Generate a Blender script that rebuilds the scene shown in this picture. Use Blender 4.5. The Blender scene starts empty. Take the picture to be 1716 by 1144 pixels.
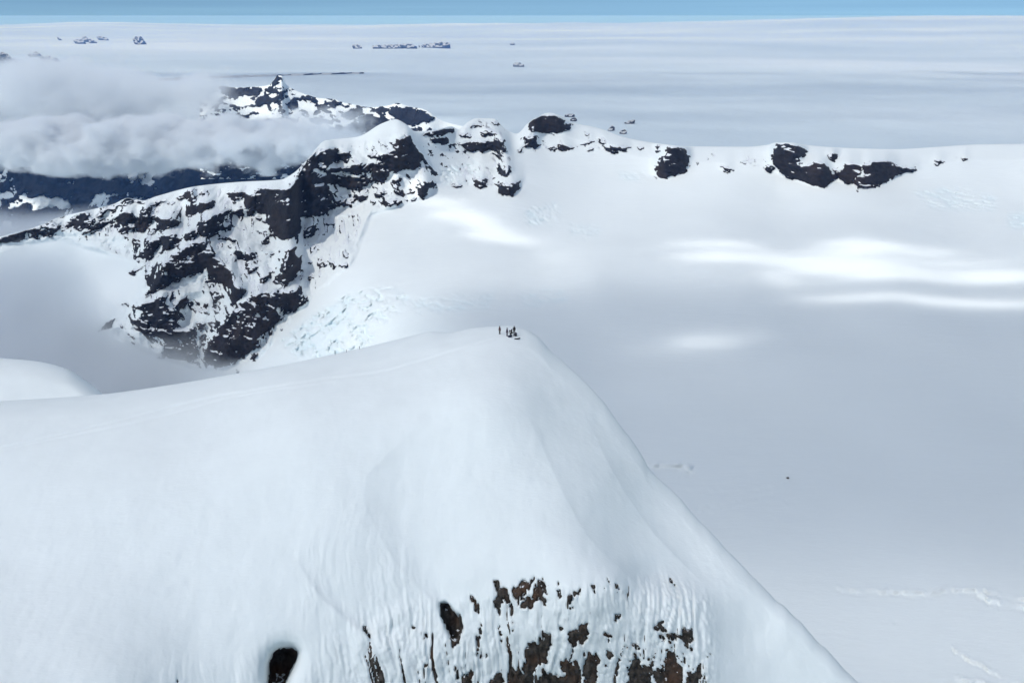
import bpy, math, random
import numpy as np
from mathutils import Vector, Matrix

random.seed(7)
rng = np.random.default_rng(7)
sc = bpy.context.scene
col = sc.collection

# ------------------------------------------------------------------ camera
PW, PH = 1716.0, 1144.0            # photograph size, pixels
FOC = 1347.0                       # focal length in photograph pixels
PITCH = math.radians(22.03)        # camera looks down by this
CAMZ = 60.0                        # metres above the summit
cam_d = bpy.data.cameras.new('camera')
cam = bpy.data.objects.new('camera', cam_d)
col.objects.link(cam)
cam_d.sensor_width = 36.0
cam_d.lens = FOC / PW * 36.0
cam_d.clip_start = 0.5
cam_d.clip_end = 400000.0
cam.location = (0, 0, CAMZ)
cam.rotation_euler = (math.pi / 2 - PITCH, 0, 0)
sc.camera = cam

# ------------------------------------------------------------------ light
SUN = Vector((-0.48, -0.42, 0.77)).normalized()     # towards the sun
SUN_EL = math.asin(SUN.z)
world = bpy.data.worlds.new('World')
sc.world = world
world.use_nodes = True
wt = world.node_tree
wt.nodes.clear()
w_out = wt.nodes.new('ShaderNodeOutputWorld')
w_bg = wt.nodes.new('ShaderNodeBackground')
w_sky = wt.nodes.new('ShaderNodeTexSky')
w_sky.sky_type = 'NISHITA'
w_sky.sun_disc = False
w_sky.sun_elevation = SUN_EL
w_sky.sun_rotation = math.atan2(SUN.x, SUN.y)
w_sky.altitude = 2100.0
w_sky.air_density = 1.0
w_sky.dust_density = 0.05
w_sky.ozone_density = 2.0
w_geo = wt.nodes.new('ShaderNodeTexCoord')
w_add = wt.nodes.new('ShaderNodeVectorMath')       # seen from a height the sky goes on a little below level
w_add.operation = 'ADD'
w_add.inputs[1].default_value = (0, 0, 0.13)
wt.links.new(w_geo.outputs['Generated'], w_add.inputs[0])
wt.links.new(w_add.outputs[0], w_sky.inputs[0])
w_map = wt.nodes.new('ShaderNodeMapping')           # faint level bands of high cloud all round
w_map.inputs['Scale'].default_value = (2.0, 2.0, 150.0)
w_noi = wt.nodes.new('ShaderNodeTexNoise')
w_noi.inputs['Scale'].default_value = 1.0
w_noi.inputs['Detail'].default_value = 4.0
w_rmp = wt.nodes.new('ShaderNodeValToRGB')
w_rmp.color_ramp.elements[0].position, w_rmp.color_ramp.elements[0].color = 0.35, (0.73, 0.87, 0.87, 1)
w_rmp.color_ramp.elements[1].position, w_rmp.color_ramp.elements[1].color = 0.65, (0.83, 0.97, 0.94, 1)
w_mul = wt.nodes.new('ShaderNodeMix')
w_mul.data_type = 'RGBA'
w_mul.blend_type = 'MULTIPLY'
w_mul.inputs['Factor'].default_value = 1.0
wt.links.new(w_geo.outputs['Generated'], w_map.inputs[0])
wt.links.new(w_map.outputs[0], w_noi.inputs['Vector'])
wt.links.new(w_noi.outputs[0], w_rmp.inputs[0])
wt.links.new(w_sky.outputs[0], w_mul.inputs['A'])
wt.links.new(w_rmp.outputs[0], w_mul.inputs['B'])
wt.links.new(w_mul.outputs['Result'], w_bg.inputs[0])
w_bg.inputs[1].default_value = 0.12
wt.links.new(w_bg.outputs[0], w_out.inputs[0])

sun_d = bpy.data.lights.new('sun', 'SUN')
sun_d.energy = 3.4
sun_d.angle = math.radians(1.5)
sun_d.color = (1.0, 0.97, 0.93)
sun = bpy.data.objects.new('sun', sun_d)
col.objects.link(sun)
sun.rotation_euler = SUN.to_track_quat('Z', 'Y').to_euler()

vs = sc.view_settings
vs.view_transform = 'Standard'
vs.look = 'None'
vs.exposure = 0.0
vs.gamma = 1.0
vs.use_curve_mapping = False
sc.render.engine = 'CYCLES'
cy = sc.cycles
cy.use_denoising = True
cy.max_bounces = 8
cy.diffuse_bounces = 3
cy.glossy_bounces = 2
cy.volume_bounces = 6
cy.volume_step_rate = 0.25
cy.volume_max_steps = 256
cy.transparent_max_bounces = 16
cy.use_adaptive_sampling = True
cy.adaptive_threshold = 0.02

# ------------------------------------------------------------------ pixels and rays
SP, CP = math.sin(PITCH), math.cos(PITCH)

def ray_point(x, y, D):
    """World point on the ray through photograph pixel (x, y) at forward distance D."""
    u = (np.asarray(x, float) - PW / 2) / FOC
    v = (np.asarray(y, float) - PH / 2) / FOC
    k = D / (CP - v * SP)
    return np.stack([u * k, np.broadcast_to(D, np.shape(k)) * 1.0, CAMZ - (SP + v * CP) * k], -1)

def dist_at_height(y, z):
    v = (y - PH / 2) / FOC
    return (CAMZ - z) * (CP - v * SP) / (SP + v * CP)

def to_pixel(p):
    x, y, z = p[..., 0], p[..., 1], p[..., 2] - CAMZ
    dep = y * CP - z * SP
    v = (-z * CP - y * SP) / dep
    return PW / 2 + FOC * x / dep, PH / 2 + FOC * v

# ------------------------------------------------------------------ noise
def _hash(ix, iy, iz, seed):
    h = (ix.astype(np.int64) * 374761393 + iy.astype(np.int64) * 668265263 + iz.astype(np.int64) * 2147483647 + seed * 974634777) & 0xFFFFFFFF
    h = ((h ^ (h >> 13)) * 1274126177) & 0xFFFFFFFF
    h = ((h ^ (h >> 16)) * 2246822519) & 0xFFFFFFFF
    return ((h ^ (h >> 15)) & 0xFFFFFF) / float(0xFFFFFF)

def vnoise(x, y, z=None, seed=0):
    x = np.asarray(x, float); y = np.asarray(y, float)
    z = np.zeros_like(x) if z is None else np.asarray(z, float)
    ix, iy, iz = np.floor(x), np.floor(y), np.floor(z)
    fx, fy, fz = x - ix, y - iy, z - iz
    fx, fy, fz = [f * f * f * (f * (f * 6 - 15) + 10) for f in (fx, fy, fz)]
    r = 0
    for a in (0, 1):
        for b in (0, 1):
            for c in (0, 1):
                w = (fx if a else 1 - fx) * (fy if b else 1 - fy) * (fz if c else 1 - fz)
                r = r + w * _hash(ix + a, iy + b, iz + c, seed)
    return r * 2 - 1

def fbm(x, y, z=None, seed=0, octv=5, gain=0.5, ridged=False):
    s, a, t = 0, 1.0, 0
    z = np.zeros_like(np.asarray(x, float)) if z is None else z
    for o in range(octv):
        f = 2.03 ** o
        n = vnoise(x * f + 17.3 * o, y * f - 9.1 * o, z * f + 5.7 * o, seed + o)
        if ridged:
            n = 1 - 2 * np.abs(n)
        s = s + a * n
        t += a
        a *= gain
    return s / t

def worley(x, y, z, seed=0):
    """Distance to the nearest cell point and a random value for that cell."""
    ix, iy, iz = np.floor(x), np.floor(y), np.floor(z)
    best = np.full(np.shape(x), 9.0)
    val = np.zeros(np.shape(x))
    for a in (-1, 0, 1):
        for b in (-1, 0, 1):
            for c in (-1, 0, 1):
                cx, cy_, cz = ix + a, iy + b, iz + c
                d = ((cx + _hash(cx, cy_, cz, seed) - x) ** 2 + (cy_ + _hash(cx, cy_, cz, seed + 1) - y) ** 2
                     + (cz + _hash(cx, cy_, cz, seed + 2) - z) ** 2)
                m = d < best
                best = np.where(m, d, best)
                val = np.where(m, _hash(cx, cy_, cz, seed + 3), val)
    return np.sqrt(best), val

def sstep(a, b, x):
    t = np.clip((x - a) / (b - a), 0, 1)
    return t * t * (3 - 2 * t)

# ------------------------------------------------------------------ traced outlines -> fields over the photograph
RX0, RY0, RW, RH = -400, -20, 2520, 1300          # raster covers more than the photograph

def raster(polys, holes=()):
    m = np.zeros((RH, RW), np.float32)
    for lst, val in ((polys, 1.0), (holes, 0.0)):
        for pg in lst:
            p = np.array(pg, float)
            x0, x1 = int(p[:, 0].min()) - 1, int(p[:, 0].max()) + 2
            y0, y1 = int(p[:, 1].min()) - 1, int(p[:, 1].max()) + 2
            x0, x1 = max(x0, RX0), min(x1, RX0 + RW)
            y0, y1 = max(y0, RY0), min(y1, RY0 + RH)
            if x1 <= x0 or y1 <= y0:
                continue
            gx, gy = np.meshgrid(np.arange(x0, x1) + 0.5, np.arange(y0, y1) + 0.5)
            ins = np.zeros(gx.shape, bool)
            q = np.roll(p, -1, 0)
            for (ax, ay), (bx, by) in zip(p, q):
                if ay == by:
                    continue
                c = (ay > gy) != (by > gy)
                ins ^= c & (gx < (bx - ax) * (gy - ay) / (by - ay) + ax)
            sub = m[y0 - RY0:y1 - RY0, x0 - RX0:x1 - RX0]
            sub[ins] = val
    return m

def blur(m, s):
    r = int(3 * s) + 1
    k = np.exp(-0.5 * (np.arange(-r, r + 1) / s) ** 2)
    k = (k / k.sum()).astype(np.float32)
    out = np.zeros_like(m)
    pad = np.pad(m, ((r, r), (0, 0)))
    for i, w in enumerate(k):
        out += w * pad[i:i + m.shape[0]]
    pad = np.pad(out, ((0, 0), (r, r)))
    res = np.zeros_like(m)
    for i, w in enumerate(k):
        res += w * pad[:, i:i + m.shape[1]]
    return res

def sample(m, x, y):
    fx = np.clip(x - RX0 - 0.5, 0, RW - 1.001); fy = np.clip(y - RY0 - 0.5, 0, RH - 1.001)
    ix, iy = fx.astype(int), fy.astype(int)
    tx, ty = fx - ix, fy - iy
    return (m[iy, ix] * (1 - tx) * (1 - ty) + m[iy, ix + 1] * tx * (1 - ty) + m[iy + 1, ix] * (1 - tx) * ty + m[iy + 1, ix + 1] * tx * ty)

def Z(ox, oy, s, *polys):
    """Outlines read off an enlarged view with origin (ox, oy) and scale s, as photograph pixels."""
    return [[(ox + a / s, oy + b / s) for a, b in p] for p in polys]

def dots(ox, oy, s, *ds):
    out = []
    for a, b, r in ds:
        n = 7
        out.append([(ox + (a + r * (0.8 + 0.4 * random.random()) * math.cos(6.283 * k / n)) / s, oy + (b + 1.2 * r * math.sin(6.283 * k / n)) / s) for k in range(n)])
    return out

class RBF:
    """Thin-plate spline through scattered (x, y, value) points."""
    def __init__(self, pts, scale=1000.0, smooth=1e-6):
        p = np.array(pts, float)
        self.s = scale
        self.p = p[:, :2] / scale
        n = len(p)
        A = np.zeros((n + 3, n + 3))
        A[:n, :n] = self.k(self.p[:, None] - self.p[None]) + smooth * np.eye(n)
        A[:n, n] = 1; A[:n, n + 1:] = self.p
        A[n, :n] = 1; A[n + 1:, :n] = self.p.T
        self.w = np.linalg.solve(A, np.concatenate([p[:, 2], [0, 0, 0]]))
    @staticmethod
    def k(d):
        r2 = (d ** 2).sum(-1)
        return 0.5 * r2 * np.log(r2 + 1e-12)
    def __call__(self, x, y):
        q = np.stack([x, y], -1) / self.s
        out = self.w[-3] + self.w[-2] * q[..., 0] + self.w[-1] * q[..., 1]
        for i in range(len(self.p)):
            out = out + self.w[i] * self.k(q - self.p[i])
        return out

def smooth_curve(pts):
    """Monotone cubic through (x, y) knots."""
    p = np.array(sorted(pts), float)
    X, Y = p[:, 0], p[:, 1]
    h = np.diff(X); d = np.diff(Y) / h
    m = np.zeros_like(X)
    m[1:-1] = np.where(d[:-1] * d[1:] > 0, 2 * d[:-1] * d[1:] / (d[:-1] + d[1:] + 1e-12), 0)
    m[0], m[-1] = d[0], d[-1]
    def f(x):
        x = np.asarray(x, float)
        i = np.clip(np.searchsorted(X, x) - 1, 0, len(h) - 1)
        t = np.clip((x - X[i]) / h[i], 0, 1)
        return (Y[i] * (1 + 2 * t) * (1 - t) ** 2 + m[i] * h[i] * t * (1 - t) ** 2 + Y[i + 1] * t * t * (3 - 2 * t) - m[i + 1] * h[i] * t * t * (1 - t))
    return f

# ------------------------------------------------------------------ materials
def new_mat(name):
    m = bpy.data.materials.new(name)
    m.use_nodes = True
    nt = m.node_tree
    nt.nodes.clear()
    out = nt.nodes.new('ShaderNodeOutputMaterial')
    return m, nt, out

def N(nt, typ, **kw):
    n = nt.nodes.new(typ)
    for k, v in kw.items():
        setattr(n, k, v)
    return n

def noise_tex(nt, scale, detail=6, rough=0.55, vec=None):
    n = N(nt, 'ShaderNodeTexNoise')
    n.inputs['Scale'].default_value = scale
    n.inputs['Detail'].default_value = detail
    n.inputs['Roughness'].default_value = rough
    if vec is not None:
        nt.links.new(vec, n.inputs['Vector'])
    return n

def ramp(nt, src, stops):
    r = N(nt, 'ShaderNodeValToRGB')
    e = r.color_ramp.elements
    e[0].position, e[0].color = stops[0][0], (*stops[0][1], 1)
    e[1].position, e[1].color = stops[-1][0], (*stops[-1][1], 1)
    for p, c in stops[1:-1]:
        k = e.new(p); k.color = (*c, 1)
    nt.links.new(src, r.inputs[0])
    return r

def snow_mat(name, scale, bump_d, tint=(0.85, 0.90, 0.91), ice=False):
    m, nt, out = new_mat(name)
    b = N(nt, 'ShaderNodeBsdfPrincipled')
    b.inputs['Roughness'].default_value = 0.65
    b.inputs['Specular IOR Level'].default_value = 0.25
    tc = N(nt, 'ShaderNodeTexCoord')
    n1 = noise_tex(nt, scale * 0.12, 5, 0.5, tc.outputs['Object'])
    c = ramp(nt, n1.outputs[0], [(0.3, tuple(t * 0.965 for t in tint)), (0.7, tint)])
    src = c.outputs[0]
    if ice:
        a = N(nt, 'ShaderNodeAttribute', attribute_name='ice')
        mx = N(nt, 'ShaderNodeMix', data_type='RGBA')
        mx.inputs['B'].default_value = (0.76, 0.86, 0.89, 1)
        nt.links.new(a.outputs['Fac'], mx.inputs['Factor'])
        nt.links.new(src, mx.inputs['A'])
        src = mx.outputs['Result']
    nt.links.new(src, b.inputs['Base Color'])
    mp = N(nt, 'ShaderNodeMapping')                 # wind-combed crust
    mp.inputs['Rotation'].default_value = (0, 0, 0.5)
    mp.inputs['Scale'].default_value = (0.35, 1.0, 1.0)
    nt.links.new(tc.outputs['Object'], mp.inputs[0])
    n2 = noise_tex(nt, scale, 8, 0.66, mp.outputs[0])
    bp = N(nt, 'ShaderNodeBump')
    bp.inputs['Strength'].default_value = 0.5
    bp.inputs['Distance'].default_value = bump_d
    nt.links.new(n2.outputs[0], bp.inputs['Height'])
    nt.links.new(bp.outputs[0], b.inputs['Normal'])
    nt.links.new(b.outputs[0], out.inputs[0])
    return m

def rock_mat(name, scale, dark, mid, brown, snow_amt=0.5, bump_d=1.0, nz0=0.55, strict=0.89):
    """Dark volcanic rock, rust stained in places, dusted with snow on its ledges."""
    m, nt, out = new_mat(name)
    b = N(nt, 'ShaderNodeBsdfPrincipled')
    b.inputs['Roughness'].default_value = 0.85
    b.inputs['Specular IOR Level'].default_value = 0.2
    tc = N(nt, 'ShaderNodeTexCoord')
    n1 = noise_tex(nt, scale, 8, 0.65, tc.outputs['Object'])
    c1 = ramp(nt, n1.outputs[0], [(0.32, dark), (0.68, mid)])
    n3 = noise_tex(nt, scale * 0.21, 4, 0.5, tc.outputs['Object'])
    f3 = ramp(nt, n3.outputs[0], [(0.48, (0, 0, 0)), (0.66, (1, 1, 1))])
    mx = N(nt, 'ShaderNodeMix', data_type='RGBA')
    mx.inputs['B'].default_value = (*brown, 1)
    nt.links.new(f3.outputs[0], mx.inputs['Factor'])
    nt.links.new(c1.outputs[0], mx.inputs['A'])
    # ledge snow
    g = N(nt, 'ShaderNodeNewGeometry')
    sp = N(nt, 'ShaderNodeSeparateXYZ')
    nt.links.new(g.outputs['Normal'], sp.inputs[0])
    n4 = noise_tex(nt, scale * 1.7, 6, 0.6, tc.outputs['Object'])
    ad = N(nt, 'ShaderNodeMath', operation='MULTIPLY_ADD')
    nt.links.new(n4.outputs[0], ad.inputs[0])
    ad.inputs[1].default_value = 0.7
    nt.links.new(sp.outputs[2], ad.inputs[2])
    st = N(nt, 'ShaderNodeMath', operation='MULTIPLY')
    nt.links.new(ad.outputs[0], st.inputs[0])
    st.inputs[1].default_value = strict
    f4 = ramp(nt, st.outputs[0], [(min(0.99, nz0 + 0.35), (0, 0, 0)), (min(1.0, nz0 + 0.42), (snow_amt,) * 3)])
    mx2 = N(nt, 'ShaderNodeMix', data_type='RGBA')
    mx2.inputs['B'].default_value = (0.80, 0.84, 0.88, 1)
    nt.links.new(f4.outputs[0], mx2.inputs['Factor'])
    nt.links.new(mx.outputs['Result'], mx2.inputs['A'])
    nt.links.new(mx2.outputs['Result'], b.inputs['Base Color'])
    bp = N(nt, 'ShaderNodeBump')
    bp.inputs['Strength'].default_value = 0.7
    bp.inputs['Distance'].default_value = bump_d
    nt.links.new(n1.outputs[0], bp.inputs['Height'])
    nt.links.new(bp.outputs[0], b.inputs['Normal'])
    nt.links.new(b.outputs[0], out.inputs[0])
    return m

def plain_mat(name, colr, rough=0.8):
    m, nt, out = new_mat(name)
    b = N(nt, 'ShaderNodeBsdfPrincipled')
    b.inputs['Roughness'].default_value = rough
    tc = N(nt, 'ShaderNodeTexCoord')
    n = noise_tex(nt, 14.0, 4, 0.5, tc.outputs['Object'])
    c = ramp(nt, n.outputs[0], [(0.3, tuple(t * 0.75 for t in colr)), (0.7, colr)])
    nt.links.new(c.outputs[0], b.inputs['Base Color'])
    nt.links.new(b.outputs[0], out.inputs[0])
    return m

def cloud_mat(name, density, colr=(0.97, 0.97, 0.98), aniso=0.2):
    m, nt, out = new_mat(name)
    v = N(nt, 'ShaderNodeVolumePrincipled')
    v.inputs['Color'].default_value = (*colr, 1)
    v.inputs['Density'].default_value = density
    v.inputs['Anisotropy'].default_value = aniso
    v.inputs['Absorption Color'].default_value = (1, 1, 1, 1)      # it scatters, it does not swallow light
    nt.links.new(v.outputs[0], out.inputs['Volume'])
    return m

MAT_SNOW_NEAR = snow_mat('near_snow', 1.6, 0.10)
MAT_SNOW_MID = snow_mat('glacier_snow', 0.05, 2.0, ice=True)
MAT_SNOW_FAR = snow_mat('far_snow', 0.002, 30.0)
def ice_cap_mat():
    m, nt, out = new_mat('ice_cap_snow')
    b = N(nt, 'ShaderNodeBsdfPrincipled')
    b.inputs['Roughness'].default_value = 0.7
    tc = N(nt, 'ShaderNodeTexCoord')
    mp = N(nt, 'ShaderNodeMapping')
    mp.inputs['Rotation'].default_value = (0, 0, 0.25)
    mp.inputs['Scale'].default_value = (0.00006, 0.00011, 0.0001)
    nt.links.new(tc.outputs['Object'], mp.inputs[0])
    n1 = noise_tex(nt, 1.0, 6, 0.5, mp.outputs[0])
    c = ramp(nt, n1.outputs[0], [(0.34, (0.52, 0.61, 0.67)), (0.50, (0.62, 0.70, 0.75)), (0.64, (0.76, 0.82, 0.86))])  # grey-blue bands in this colour stand in for cloud shadow on the ice
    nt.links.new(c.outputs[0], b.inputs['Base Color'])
    n2 = noise_tex(nt, 0.0016, 8, 0.6, tc.outputs['Object'])
    bp = N(nt, 'ShaderNodeBump')
    bp.inputs['Strength'].default_value = 0.5
    bp.inputs['Distance'].default_value = 40.0
    nt.links.new(n2.outputs[0], bp.inputs['Height'])
    nt.links.new(bp.outputs[0], b.inputs['Normal'])
    nt.links.new(b.outputs[0], out.inputs[0])
    return m
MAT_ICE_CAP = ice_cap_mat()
MAT_ROCK_NEAR = rock_mat('near_rock', 0.9, (0.014, 0.012, 0.011), (0.095, 0.084, 0.075), (0.075, 0.046, 0.032), 0.9, 0.35, 0.648, 0.74)
MAT_ROCK_MID = rock_mat('ridge_rock', 0.045, (0.010, 0.0095, 0.012), (0.029, 0.027, 0.032), (0.034, 0.026, 0.025), 0.96, 6.0, 0.645)
MAT_ROCK_FAR = rock_mat('far_rock', 0.008, (0.008, 0.008, 0.010), (0.020, 0.019, 0.022), (0.018, 0.017, 0.02), 0.0, 20.0, 0.64)

MAT_NUNATAK = rock_mat('nunatak_rock', 0.006, (0.03, 0.03, 0.033), (0.09, 0.088, 0.09), (0.07, 0.068, 0.07), 0.55, 20.0, 0.52)

# ------------------------------------------------------------------ mesh helpers
def mesh_from(name, verts, faces, mat, smooth=True, parent=None, attrs=None):
    me = bpy.data.meshes.new(name)
    verts = np.asarray(verts, np.float32)
    faces = np.asarray(faces, np.int32)
    k = faces.shape[1]
    me.vertices.add(len(verts)); me.vertices.foreach_set('co', verts.ravel())
    me.loops.add(faces.size); me.loops.foreach_set('vertex_index', faces.ravel())
    me.polygons.add(len(faces))
    me.polygons.foreach_set('loop_start', np.arange(0, faces.size, k, dtype=np.int32))
    if smooth:
        me.polygons.foreach_set('use_smooth', np.ones(len(faces), bool))
    me.update(calc_edges=True)
    me.validate()
    for an, av in (attrs or {}).items():
        at = me.attributes.new(an, 'FLOAT', 'POINT')
        at.data.foreach_set('value', np.asarray(av, np.float32))
    me.materials.append(mat)
    o = bpy.data.objects.new(name, me)
    col.objects.link(o)
    if parent is not None:
        o.parent = parent
    return o

def grid_faces(ni, nj):
    i, j = np.meshgrid(np.arange(ni - 1), np.arange(nj - 1), indexing='ij')
    a = i * nj + j
    return np.stack([a, a + 1, a + nj + 1, a + nj], -1)          # (ni-1, nj-1, 4)

def sub_mesh(V, F, mask, name, mat, smooth=True, parent=None, attrs=None):
    f = F[mask]
    used, inv = np.unique(f, return_inverse=True)
    at = {k: v.ravel()[used] for k, v in (attrs or {}).items()}
    return mesh_from(name, V.reshape(-1, 3)[used], inv.reshape(f.shape), mat, smooth, parent, at)

def components(mask):
    """4-connected components of a 2-D boolean array."""
    lab = np.zeros(mask.shape, np.int32)
    n = 0
    H, W = mask.shape
    idx = np.argwhere(mask)
    for a, b in idx:
        if lab[a, b]:
            continue
        n += 1
        st = [(a, b)]
        lab[a, b] = n
        while st:
            i, j = st.pop()
            for p, q in ((i + 1, j), (i - 1, j), (i, j + 1), (i, j - 1)):
                if 0 <= p < H and 0 <= q < W and mask[p, q] and not lab[p, q]:
                    lab[p, q] = n
                    st.append((p, q))
    return lab, n

def tag(o, label=None, cat=None, group=None, kind=None):
    for k, v in (('label', label), ('category', cat), ('group', group), ('kind', kind)):
        if v:
            o[k] = v
    return o

# =================================================================== THE GLACIER BASIN WITH ITS ROCKY RIM
sky_S = smooth_curve([(-420, 520), (-200, 450), (0, 397), (60, 380), (100, 364), (150, 352), (190, 342), (215, 332), (240, 336), (262, 329), (330, 312),
    (400, 305), (470, 301), (492, 290), (518, 264), (545, 236), (600, 229), (640, 207), (663, 200), (680, 208), (696, 220), (725, 219), (757, 212), (768, 217),
    (785, 204), (800, 198), (828, 199), (846, 216), (866, 224), (884, 207), (900, 196), (920, 189), (944, 196), (962, 206), (1000, 214), (1050, 231), (1100, 240),
    (1150, 245), (1250, 246), (1285, 243), (1300, 239), (1325, 239), (1350, 243), (1420, 248), (1500, 250), (1560, 247), (1640, 242), (1716, 241), (1900, 234), (2120, 225)])

ptsS = []
for x in (760, 1000, 1250, 1500, 1750, 2100):                       # flat basin floor
    for y, z in ((470, -398), (560, -402), (700, -404), (900, -404), (1250, -404)):
        if x == 760 and y < 560:
            continue
        ptsS.append((x, y, dist_at_height(y, z)))
for x, y, D in ((1100, 300, 2350), (1100, 245, 2520), (1300, 320, 2260), (1300, 245, 2470), (1500, 320, 2240), (1500, 255, 2480), (1716, 320, 2220), (1716, 245, 2500), (2100, 300, 2250), (2100, 230, 2500),
                (1000, 380, 1960), (1300, 390, 1900), (1600, 390, 1880), (2100, 380, 1900), (900, 430, 1700),
                (920, 200, 2640), (920, 260, 2480), (800, 205, 2560), (800, 255, 2440), (760, 300, 2250), (860, 310, 2200), (740, 350, 2020), (700, 420, 1760),
                (665, 205, 2260), (665, 260, 2190), (640, 320, 2120), (600, 240, 2240), (560, 300, 2160), (520, 280, 2170), (470, 310, 2160), (400, 310, 2180), (300, 322, 2170), (220, 338, 2150), (100, 366, 2120), (0, 402, 2090), (-300, 490, 2050),
                (540, 360, 2050), (450, 370, 1990), (350, 360, 2040), (250, 400, 1990), (100, 400, 2070), (330, 440, 1860), (440, 440, 1850), (520, 430, 1880), (590, 430, 1800), (500, 500, 1720), (380, 520, 1740), (270, 500, 1760), (190, 550, 1740),
                (300, 590, 1690), (400, 600, 1620), (370, 640, 1600), (0, 480, 2060), (0, 600, 1990), (120, 480, 1990), (150, 640, 1800), (-300, 640, 2000), (620, 500, 1500), (560, 560, 1480), (660, 570, 1330), (480, 620, 1490), (600, 700, 1230), (400, 800, 1400), (0, 900, 1500), (400, 1200, 1000), (0, 1250, 1100), (-350, 1250, 1200)):
    ptsS.append((x, y, D))
rbfS = RBF([(x, y, math.log(D)) for x, y, D in ptsS], smooth=2e-5)

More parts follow.
